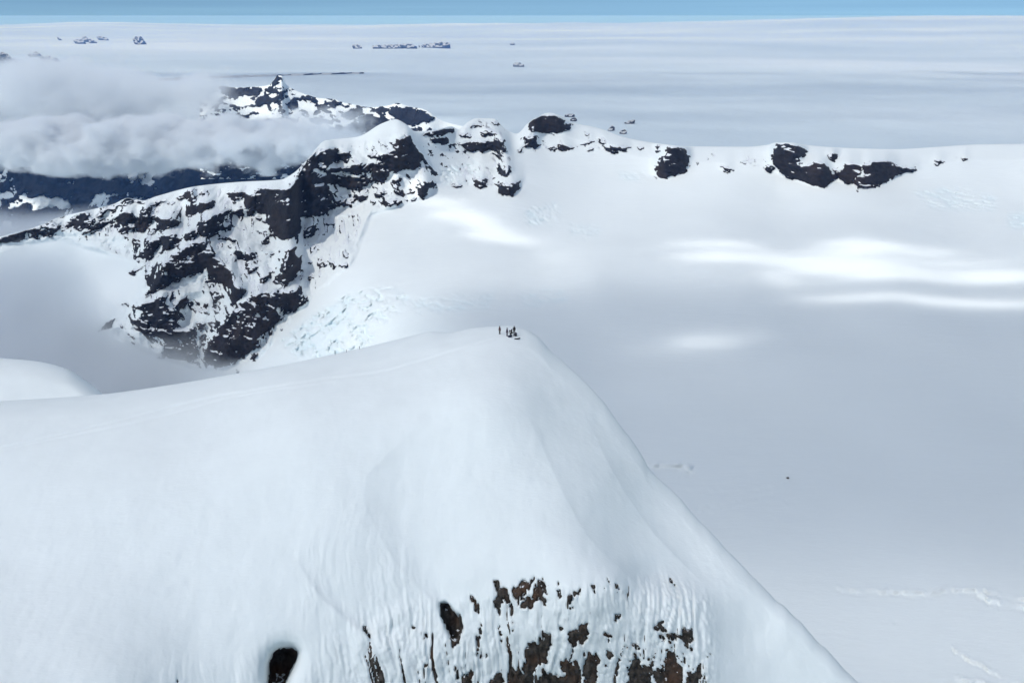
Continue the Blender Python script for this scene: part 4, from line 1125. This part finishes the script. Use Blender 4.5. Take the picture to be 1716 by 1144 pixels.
def math_node(nt, op, a, b=None, c=None, clamp=False):
    n = N(nt, 'ShaderNodeMath', operation=op)
    n.use_clamp = clamp
    for k, val in enumerate((a, b, c)):
        if val is None:
            continue
        if isinstance(val, (int, float)):
            n.inputs[k].default_value = val
        else:
            nt.links.new(val, n.inputs[k])
    return n.outputs[0]

def cloud_body(label, x, y, D, wpx, hpx, deep, dens, grain, rag, gain, seed, flat=0.0):
    """A cloud: a rounded body of vapour whose billows are cut out of it by noise."""
    c = ray_point(x, y, D)
    k = D / FOC
    size = (wpx * k / 2, deep / 2, hpx * k / 2)
    nu, nv = 48, 24
    u = np.linspace(0, 2 * np.pi, nu, endpoint=False); v = np.linspace(0, np.pi, nv)
    U, Vv = np.meshgrid(u, v, indexing='ij')
    p = np.stack([np.sin(Vv) * np.cos(U) * size[0], np.sin(Vv) * np.sin(U) * size[1], np.cos(Vv) * size[2]], -1)
    i, j = np.meshgrid(np.arange(nu), np.arange(nv - 1), indexing='ij')
    a = i * nv + j; b = ((i + 1) % nu) * nv + j
    m, nt, fac = vapour('cloud_vapour', dens)
    tc = N(nt, 'ShaderNodeTexCoord')
    dv = N(nt, 'ShaderNodeVectorMath', operation='DIVIDE')
    nt.links.new(tc.outputs['Object'], dv.inputs[0]); dv.inputs[1].default_value = size
    ln = N(nt, 'ShaderNodeVectorMath', operation='LENGTH')
    nt.links.new(dv.outputs[0], ln.inputs[0])
    mp = N(nt, 'ShaderNodeMapping')
    mp.inputs['Scale'].default_value = (1.0 / grain, 1.0 / grain, 1.35 / grain)
    mp.inputs['Location'].default_value = (seed * 3.1, seed * 1.7, seed)
    nt.links.new(tc.outputs['Object'], mp.inputs[0])
    n1 = noise_tex(nt, 1.0, 6, 0.56, mp.outputs[0])
    t = math_node(nt, 'SUBTRACT', n1.outputs[0], 0.5)
    t = math_node(nt, 'MULTIPLY', t, rag)
    t = math_node(nt, 'SUBTRACT', t, ln.outputs['Value'])
    t = math_node(nt, 'ADD', t, 0.80)
    t = math_node(nt, 'MULTIPLY', t, gain, clamp=True)
    nt.links.new(t, fac)
    o = mesh_from('cloud', p.reshape(-1, 3), np.stack([a, a + 1, b + 1, b], -1).reshape(-1, 4), m)
    o.location = c
    tag(o, label, 'cloud', 'clouds in the valley', 'stuff')
    return o

cloud_body('grey cloud layer hanging over the valley behind the peaks', 60, 160, 6300, 800, 150, 1300, 0.007, 420, 1.6, 3.2, 3)
cloud_body('bright billowing cloud bank lying across the dark valley', 190, 243, 5300, 1040, 115, 700, 0.020, 260, 1.75, 6.0, 8)
cloud_body('small wisp of cloud beside the toothed peaks', 530, 222, 5200, 260, 110, 420, 0.009, 150, 2.0, 2.5, 15)
cloud_body('thin grey veil of cloud low over the far ice', 770, 128, 12500, 420, 90, 2600, 0.00045, 700, 1.2, 2.0, 21)


def fog_sheet(label, x0, x1, y0, y1, z_at, yk, zk, dens, zbot, grain, amp, soft, seed):
    """Fog lying in a valley: dense below a billowing top that slopes with y, thinning towards its edges."""
    zt = max(z_at, z_at + zk * (y1 - yk)) + amp
    v = [(x, y, z) for x in (x0, x1) for y in (y0, y1) for z in (zbot, zt)]
    f = [(0, 1, 3, 2), (4, 6, 7, 5), (0, 4, 5, 1), (2, 3, 7, 6), (0, 2, 6, 4), (1, 5, 7, 3)]
    m, nt, fac = vapour('fog_vapour', dens)
    tc = N(nt, 'ShaderNodeTexCoord')
    sp = N(nt, 'ShaderNodeSeparateXYZ'); nt.links.new(tc.outputs['Object'], sp.inputs[0])
    mp = N(nt, 'ShaderNodeMapping')
    mp.inputs['Scale'].default_value = (1.0 / grain, 1.0 / grain, 1.0 / grain)
    mp.inputs['Location'].default_value = (seed * 3.1, seed * 1.7, seed)
    nt.links.new(tc.outputs['Object'], mp.inputs[0])
    n1 = noise_tex(nt, 1.0, 5, 0.55, mp.outputs[0])
    top = math_node(nt, 'MULTIPLY_ADD', math_node(nt, 'SUBTRACT', sp.outputs[1], yk), zk, z_at)
    h = math_node(nt, 'SUBTRACT', top, sp.outputs[2])
    h = math_node(nt, 'MULTIPLY_ADD', math_node(nt, 'SUBTRACT', n1.outputs[0], 0.5), 2.0 * amp, h)
    f1 = math_node(nt, 'DIVIDE', h, soft, clamp=True)
    ex = math_node(nt, 'DIVIDE', math_node(nt, 'SUBTRACT', x1, sp.outputs[0]), 0.16 * (x1 - x0), clamp=True)
    ey = math_node(nt, 'DIVIDE', math_node(nt, 'SUBTRACT', y1, sp.outputs[1]), 0.10 * (y1 - y0), clamp=True)
    nt.links.new(math_node(nt, 'MULTIPLY', f1, math_node(nt, 'MULTIPLY', ex, ey)), fac)
    o = mesh_from('valley_fog', v, f, m, False)
    tag(o, label, 'fog', None, 'stuff')
    return o

fog_sheet('grey fog filling the valley at the foot of the rocky mountain', -2000, -330, 300, 2250, -502, 2000, 0.17, 0.013, -1200, 240, 125, 85, 5)
fog_sheet('pale fog lying in the valley behind the low end of the rocky mountain', -3200, -900, 2450, 3700, -740, 3500, 0.0, 0.010, -1250, 420, 80, 90, 9)

# --- unseen cloud layers above the view, shaped to shade ground and leave light patches
CLOUD_H = 1000.0
def shade(gx_, gy_):
    """Optical thickness wanted over a ground point."""
    pxx, pyy = to_pixel(np.stack([gx_, np.maximum(gy_, 60), np.full_like(gx_, -400.0)], -1))
    t = 0.62 + 0.25 * fbm(gx_ / 900, gy_ / 900, None, 301, 4) * sstep(700, 1300, np.hypot(gx_ - 500, gy_ - 400))
    t = t + 0.24 * sstep(900, 500, np.hypot(gx_ - 300 - 0.6 * np.clip(gy_, 0, 400), gy_ - 250))
    floor_ = sstep(440, 540, pyy) * sstep(500, 900, pxx) * sstep(520, 700, gy_)
    t = t + 0.95 * floor_
    t = t + 0.42 * sstep(-350, -700, gx_) * sstep(700, 1300, gy_) * sstep(2100, 1900, gy_)
    n = fbm(gx_ / 150, gy_ / 70, None, 305, 5, 0.6)
    gap = np.zeros_like(t)
    for cx, cy_, rx, ry, tilt in ((1400, 440, 220, 38, 0.06), (1250, 424, 150, 24, 0.04), (1440, 418, 90, 20, 0.0), (800, 368, 100, 20, 0.35), (1690, 458, 160, 16, 0.02), (1170, 573, 85, 9, 0.0), (1640, 508, 230, 11, 0.03)):
        yy = pyy - cy_ - tilt * (pxx - cx)
        g = 1.35 - np.sqrt(((pxx - cx) / rx) ** 2 + (yy / ry) ** 2) + 1.1 * n
        gap = np.maximum(gap, sstep(0, 0.8, g))
    gap = np.where(gy_ > 300, gap, 0)
    return np.maximum(t * (1 - gap), 0)

def shade_far(gx_, gy_):
    t = np.maximum(0.48 + 0.70 * fbm(gx_ / 4200 + 3, gy_ / 1500, None, 321, 4), 0)  # thickness of the added far layer, banded to cast shade on the ice cap
    return t * (1 - 0.9 * sstep(-300, -900, gx_) * sstep(7600, 6900, gy_))      # gap shaped to let sun brighten the valley clouds

def overhead(label, x0, x1, y0, y1, n, fn, edge):
    sig = 0.01
    shift = np.array([SUN.x, SUN.y]) / SUN.z * (CLOUD_H + 400)
    gx_, gy_ = np.meshgrid(np.linspace(x0, x1, n), np.linspace(y0, y1, n), indexing='ij')
    e = np.minimum(np.minimum(gx_ - x0, x1 - gx_), np.minimum(gy_ - y0, y1 - gy_)) / edge
    th = fn(gx_, gy_) * sstep(0, 1, e) / sig * SUN.z
    th = np.where(th < 4, 0, th)
    cx, cy_ = gx_ + shift[0], gy_ + shift[1]
    z0 = CLOUD_H + 25 * fbm(gx_ / 500, gy_ / 500, None, 311, 3)
    top = np.stack([cx, cy_, z0 + th * 0.6], -1).reshape(-1, 3)
    bot = np.stack([cx, cy_, z0 - th * 0.4], -1).reshape(-1, 3)
    idt = np.arange(n * n)
    idb = np.where(th.ravel() > 0, idt + n * n, idt)          # where the cloud thins to nothing its two faces meet, so it is closed
    keep = (th[:-1, :-1] > 0) | (th[1:, :-1] > 0) | (th[:-1, 1:] > 0) | (th[1:, 1:] > 0)
    g = grid_faces(n, n)[keep]
    fc = np.concatenate([idt[g][:, ::-1], idb[g]])
    used, inv = np.unique(fc, return_inverse=True)
    o = mesh_from('shade_cloud_layer', np.concatenate([top, bot])[used], inv.reshape(-1, 4), cloud_mat('overhead_vapour', sig, (0.97, 0.975, 0.985), 0.5))
    tag(o, label, 'cloud', None, 'stuff')
overhead('unseen broken cloud layer shaped to shade the glacier basin', -4200, 4200, -1500, 4200, 280, shade, 700)
overhead('unseen cloud layer added to shade the ice cap in bands', -9500, 9500, 3800, 14000, 160, shade_far, 900)

# =================================================================== AIR
def haze():
    x0, x1, y0, y1, z0, z1 = -80000, 80000, -3000, 96000, -1900, 72
    v = [(x, y, z) for x in (x0, x1) for y in (y0, y1) for z in (z0, z1)]
    f = [(0, 1, 3, 2), (4, 6, 7, 5), (0, 4, 5, 1), (2, 3, 7, 6), (0, 2, 6, 4), (1, 5, 7, 3)]
    o = mesh_from('haze', v, f, cloud_mat('haze_air', 1.7e-5, (0.22, 0.46, 1.0), 0.0), False)
    tag(o, 'thin blue haze filling the air', kind='stuff')
haze()

# =================================================================== PEOPLE AND THEIR THINGS
MAT_SKIN = plain_mat('skin', (0.50, 0.33, 0.26), 0.6)
CLOTH = {k: plain_mat(k + '_cloth', c) for k, c in {'black': (0.014, 0.014, 0.018), 'maroon': (0.07, 0.016, 0.024), 'purple': (0.035, 0.016, 0.06), 'navy': (0.014, 0.022, 0.06), 'grey': (0.05, 0.055, 0.06), 'white': (0.75, 0.75, 0.75), 'olive': (0.03, 0.032, 0.02)}.items()}

def skin_body(name, joints, bones, mat, parent=None):
    """One continuous body grown round a skeleton: joints {name: (x, y, z, radius)}."""
    keys_ = list(joints)
    me = bpy.data.meshes.new(name)
    me.from_pydata([joints[k][:3] for k in keys_], [(keys_.index(a), keys_.index(b)) for a, b in bones], [])
    o = bpy.data.objects.new(name, me)
    col.objects.link(o)
    sk = o.modifiers.new('skin', 'SKIN')
    sk.use_smooth_shade = True
    lay = me.skin_vertices[0].data if me.skin_vertices else None
    if lay is None:
        me.attributes.update()
    for i, k in enumerate(keys_):
        r = joints[k][3]
        me.skin_vertices[0].data[i].radius = (r, r)
        me.skin_vertices[0].data[i].use_root = (k == 'pelvis' or (i == 0 and 'pelvis' not in joints))
    sb = o.modifiers.new('smooth', 'SUBSURF')
    sb.levels = sb.render_levels = 1
    dg = bpy.context.evaluated_depsgraph_get()
    ev = bpy.data.meshes.new_from_object(o.evaluated_get(dg))
    o.modifiers.clear()
    o.data = ev
    o.data.materials.clear()
    o.data.materials.append(mat)
    if parent is not None:
        o.parent = parent
    return o

def ball(name, c, r, mat, parent, sq=(1, 1, 1), cut=None, noise=0.0):
    nu, nv = 14, 9
    v = []
    for i in range(nu):
        for j in range(nv):
            a, b = 2 * math.pi * i / nu, math.pi * j / (nv - 1)
            k = 1 + noise * math.sin(3 * a + 5 * b) * math.sin(b)
            zz = math.cos(b)
            if cut is not None:
                zz = max(zz, cut)
            v.append((c[0] + r * k * sq[0] * math.sin(b) * math.cos(a), c[1] + r * k * sq[1] * math.sin(b) * math.sin(a), c[2] + r * k * sq[2] * zz))
    f = [(i * nv + j, i * nv + j + 1, ((i + 1) % nu) * nv + j + 1, ((i + 1) % nu) * nv + j) for i in range(nu) for j in range(nv - 1)]
    return mesh_from(name, np.array(v), np.array(f), mat, True, parent)

def person(label, pos, rz, pose, jacket, trousers, cap, group=None, scale=1.0, pack=None):
    """Figure facing -Y before turning. Jacket and trousers are the clothing over one body."""
    root = bpy.data.objects.new('person', None)
    col.objects.link(root)
    root.location = pos
    root.rotation_euler = (0, 0, rz)
    root.scale = (scale,) * 3
    tag(root, label, 'person', group)
    J = {'pelvis': (0, 0, 0.95, 0.145), 'waist': (0, 0, 1.10, 0.135), 'chest': (0, -0.01, 1.32, 0.165), 'neck': (0, -0.01, 1.49, 0.065), 'head0': (0, -0.02, 1.55, 0.075), 'head1': (0, -0.02, 1.68, 0.085)}
    for sgn, n in ((-1, 'l'), (1, 'r')):
        J.update({'sh' + n: (sgn * 0.19, -0.01, 1.42, 0.075), 'el' + n: (sgn * 0.27, 0.02, 1.14, 0.055), 'wr' + n: (sgn * 0.25, -0.12, 0.92, 0.042), 'ha' + n: (sgn * 0.24, -0.16, 0.84, 0.045),
                  'hip' + n: (sgn * 0.10, 0, 0.90, 0.105), 'kn' + n: (sgn * 0.12, -0.03, 0.50, 0.075), 'an' + n: (sgn * 0.13, 0.02, 0.10, 0.06), 'to' + n: (sgn * 0.15, -0.17, 0.05, 0.05)})
    if pose == 'crouch':          # bent forward over a pack, knees bent
        J.update({'pelvis': (0, 0.16, 0.62, 0.15), 'waist': (0, 0.08, 0.76, 0.14), 'chest': (0, -0.14, 0.92, 0.17), 'neck': (0, -0.28, 1.03, 0.065), 'head0': (0, -0.33, 1.06, 0.075), 'head1': (0, -0.42, 1.15, 0.085)})
        for sgn, n in ((-1, 'l'), (1, 'r')):
            J.update({'sh' + n: (sgn * 0.19, -0.18, 0.98, 0.075), 'el' + n: (sgn * 0.25, -0.36, 0.74, 0.055), 'wr' + n: (sgn * 0.16, -0.50, 0.54, 0.042), 'ha' + n: (sgn * 0.14, -0.55, 0.47, 0.045),
                      'hip' + n: (sgn * 0.10, 0.14, 0.58, 0.105), 'kn' + n: (sgn * 0.16, -0.24, 0.46, 0.08), 'an' + n: (sgn * 0.15, -0.02, 0.10, 0.06), 'to' + n: (sgn * 0.17, -0.20, 0.05, 0.05)})
    if pose == 'sit':             # sitting on the snow, knees drawn up
        J.update({'pelvis': (0, 0.10, 0.15, 0.155), 'waist': (0, 0.13, 0.32, 0.14), 'chest': (0, 0.08, 0.54, 0.17), 'neck': (0, 0.04, 0.71, 0.065), 'head0': (0, 0.02, 0.77, 0.075), 'head1': (0, 0.0, 0.90, 0.085)})
        for sgn, n in ((-1, 'l'), (1, 'r')):
            J.update({'sh' + n: (sgn * 0.19, 0.07, 0.64, 0.075), 'el' + n: (sgn * 0.27, -0.08, 0.42, 0.055), 'wr' + n: (sgn * 0.17, -0.28, 0.44, 0.042), 'ha' + n: (sgn * 0.12, -0.34, 0.46, 0.045),
                      'hip' + n: (sgn * 0.10, 0.06, 0.15, 0.11), 'kn' + n: (sgn * 0.15, -0.32, 0.44, 0.078), 'an' + n: (sgn * 0.16, -0.50, 0.11, 0.06), 'to' + n: (sgn * 0.17, -0.66, 0.08, 0.05)})
    if pose == 'stride':
        J.update({'knl': (-0.11, -0.22, 0.53, 0.075), 'anl': (-0.12, -0.20, 0.11, 0.06), 'tol': (-0.13, -0.38, 0.06, 0.05), 'knr': (0.11, 0.06, 0.50, 0.075), 'anr': (0.12, 0.24, 0.12, 0.06), 'tor': (0.13, 0.08, 0.05, 0.05), 'wrl': (-0.28, -0.22, 1.0, 0.042), 'hal': (-0.28, -0.29, 0.97, 0.045)})
    bones = [('pelvis', 'waist'), ('waist', 'chest'), ('chest', 'neck'), ('neck', 'head0'), ('head0', 'head1')]
    for n in 'lr':
        bones += [('chest', 'sh' + n), ('sh' + n, 'el' + n), ('el' + n, 'wr' + n), ('wr' + n, 'ha' + n), ('pelvis', 'hip' + n), ('hip' + n, 'kn' + n), ('kn' + n, 'an' + n), ('an' + n, 'to' + n)]
    skin_body('body', J, bones, MAT_SKIN, root)
    def grow(ks, add):
        return {k: (*J[k][:3], J[k][3] + add) for k in ks}
    up = ['pelvis', 'waist', 'chest', 'neck'] + [a + n for n in 'lr' for a in ('sh', 'el', 'wr')]
    jb = [('pelvis', 'waist'), ('waist', 'chest'), ('chest', 'neck')] + [p for n in 'lr' for p in (('chest', 'sh' + n), ('sh' + n, 'el' + n), ('el' + n, 'wr' + n))]
    skin_body('jacket', grow(up, 0.03), jb, CLOTH[jacket], root)
    dn = ['pelvis'] + [a + n for n in 'lr' for a in ('hip', 'kn', 'an', 'to')]
    tb_ = [p for n in 'lr' for p in (('pelvis', 'hip' + n), ('hip' + n, 'kn' + n), ('kn' + n, 'an' + n), ('an' + n, 'to' + n))]
    skin_body('trousers', grow(dn, 0.022), tb_, CLOTH[trousers], root)
    h0, h1 = Vector(J['head0'][:3]), Vector(J['head1'][:3])
    ball('hat', h0.lerp(h1, 0.85), 0.125, CLOTH[cap], root, (1, 1.05, 1.0), -0.25)
    ball('nose', h0.lerp(h1, 0.45) + Vector((0, -0.105, 0)), 0.018, MAT_SKIN, root)
    if pack:
        c0 = Vector(J['chest'][:3]); w0 = Vector(J['waist'][:3])
        bdir = Vector((0, 1, 0)) if pose != 'crouch' else Vector((0, 0.55, 0.83))
        ball('backpack', c0.lerp(w0, 0.4) + bdir * 0.26, 0.24, CLOTH[pack], root, (0.75, 0.6, 1.15))
    return root

def ground(x, y):
    p = on_summit(x, y)
    return Vector((p.x, p.y, p.z - 0.04))

person('person in a maroon jacket standing apart from the group on the snow summit', ground(838.5, 560), math.radians(-60), 'stand', 'maroon', 'black', 'black')
person('slim person in dark purple standing at the edge of the huddled group', ground(849.5, 562.5), math.radians(70), 'stand', 'purple', 'purple', 'navy')
person('person in black bending forward over gear in the huddled group', ground(856, 561.5), math.radians(-50), 'crouch', 'black', 'black', 'black', pack='black')
person('person in black standing behind the bending figure in the group', ground(861.5, 559.5), math.radians(20), 'stand', 'black', 'black', 'grey', scale=0.95)
person('person in navy sitting on the snow at the right of the group', ground(864.5, 562), math.radians(-30), 'sit', 'navy', 'black', 'white')

def bag(label, pos, rz, size, matn):
    """A packed rucksack lying on the snow: body, lid and shoulder strap."""
    root = bpy.data.objects.new('rucksack', None); col.objects.link(root)
    root.location = pos; root.rotation_euler = (0, 0, rz)
    tag(root, label, 'rucksack')
    ball('bag_body', (0, 0, size * 0.52), size, CLOTH[matn], root, (1.0, 0.7, 0.55), noise=0.06)
    ball('lid', (size * 0.85, 0, size * 0.60), size * 0.5, CLOTH['black'], root, (0.7, 1.1, 0.7))
    skin_body('shoulder_strap', {'a': (-size * .6, -size * .55, size * .7, .03), 'b': (0, -size * .85, size * .75, .03), 'c': (size * .6, -size * .55, size * .75, .03)}, [('a', 'b'), ('b', 'c')], CLOTH['black'], root)
bag('round dark rucksack lying on the snow in front of the huddled group', ground(855, 565.5), 0.3, 0.42, 'navy')

def skis(label, pos, rz):
    """A pair of skis laid side by side, tips turned up, with bindings."""
    root = bpy.data.objects.new('ski_pair', None); col.objects.link(root)
    root.location = pos; root.rotation_euler = (0, 0, rz)
    tag(root, label, 'skis')
    for off_ in (-0.16, 0.13):
        v, n = [], 22
        for i in range(n):
            t = i / (n - 1)
            x = -0.95 + 1.9 * t
            zz = 0.05 + 0.16 * max(0, (t - 0.88) / 0.12) ** 2
            w = 0.10 + 0.03 * abs(2 * t - 1) if t < 0.95 else 0.07
            for a, b in ((-w, 0), (w, 0), (w, 0.035), (-w, 0.035)):
                v.append((x, off_ + a, zz + b))
        f = [(i * 4 + k, i * 4 + (k + 1) % 4, i * 4 + 4 + (k + 1) % 4, i * 4 + 4 + k) for i in range(n - 1) for k in range(4)] + [(3, 2, 1, 0), tuple((n - 1) * 4 + k for k in range(4))]
        sk_ = mesh_from('ski', np.array(v), np.array(f), CLOTH['black'], False, root)
        ball('binding', (-0.05, off_, 0.12), 0.09, CLOTH['grey'], sk_, (1.6, 0.6, 0.6))
skis('pair of dark skis laid flat on the snow beside the group', ground(864, 568.5), 0.35)

def marker_pole(label, x, h, lean):
    """A route wand stuck in the snow of the ridge: tapered pole with a small pennant."""
    jj = int(np.argmin(np.abs(xa - x)))
    base = Vector(VA[2, jj])
    root = bpy.data.objects.new('marker_pole', None); col.objects.link(root)
    root.location = base; root.rotation_euler = (0, lean, 0)
    tag(root, label, 'marker pole', 'marker poles along the snow ridge')
    v, n = [], 8
    for z, r in ((-0.3, 0.05), (0.4 * h, 0.045), (h, 0.03)):
        v += [(r * math.cos(6.283 * k / n), r * math.sin(6.283 * k / n), z) for k in range(n)]
    f = [(a * n + k, a * n + (k + 1) % n, (a + 1) * n + (k + 1) % n, (a + 1) * n + k) for a in (0, 1) for k in range(n)]
    mesh_from('pole', np.array(v), np.array(f), CLOTH['black'], True, root)
    fl = [(0, -0.012, h), (0, 0.012, h), (0, -0.012, h - 0.28), (0, 0.012, h - 0.28), (0.11, -0.008, h - 0.12), (0.11, 0.008, h - 0.12), (0.10, -0.008, h - 0.2), (0.10, 0.008, h - 0.2)]
    ff = [(0, 2, 6, 4), (1, 5, 7, 3), (0, 4, 5, 1), (2, 3, 7, 6), (4, 6, 7, 5), (0, 1, 3, 2)]
    mesh_from('pennant', np.array(fl), np.array(ff), CLOTH['olive'], False, root)
marker_pole('thin dark marker pole in the ridge snow, tallest of three', 561, 1.0, 0.03)
marker_pole('thin dark marker pole in the ridge snow, shortest of three', 581.5, 0.6, -0.05)
marker_pole('thin dark marker pole in the ridge snow, closest of three to the summit group', 601.5, 0.75, 0.04)

def boulder(label, x, y, r):
    D_ = float(np.exp(rbfS(np.array([[float(x)]]), np.array([[float(y)]])))[0, 0])
    c = ray_point(x, y, D_)
    nu, nv = 18, 11
    U, Vv = np.meshgrid(np.linspace(0, 2 * np.pi, nu, endpoint=False), np.linspace(0, np.pi, nv), indexing='ij')
    dx, dy, dz = np.sin(Vv) * np.cos(U), np.sin(Vv) * np.sin(U), np.cos(Vv)
    k = 1 + 0.35 * fbm(dx * 1.7 + 3, dy * 1.7, dz * 1.7, 401, 3)
    p = np.stack([c[0] + r * 1.3 * dx * k, c[1] + r * dy * k, c[2] + r * 0.35 + r * 0.7 * dz * k], -1)
    i, j = np.meshgrid(np.arange(nu), np.arange(nv - 1), indexing='ij')
    a = i * nv + j; b = ((i + 1) % nu) * nv + j
    tag(mesh_from('boulder', p.reshape(-1, 3), np.stack([a, a + 1, b + 1, b], -1).reshape(-1, 4), MAT_ROCK_NEAR, False), label, 'boulder')
boulder('lone dark boulder lying on the open shaded glacier floor', 1320, 801, 1.3)
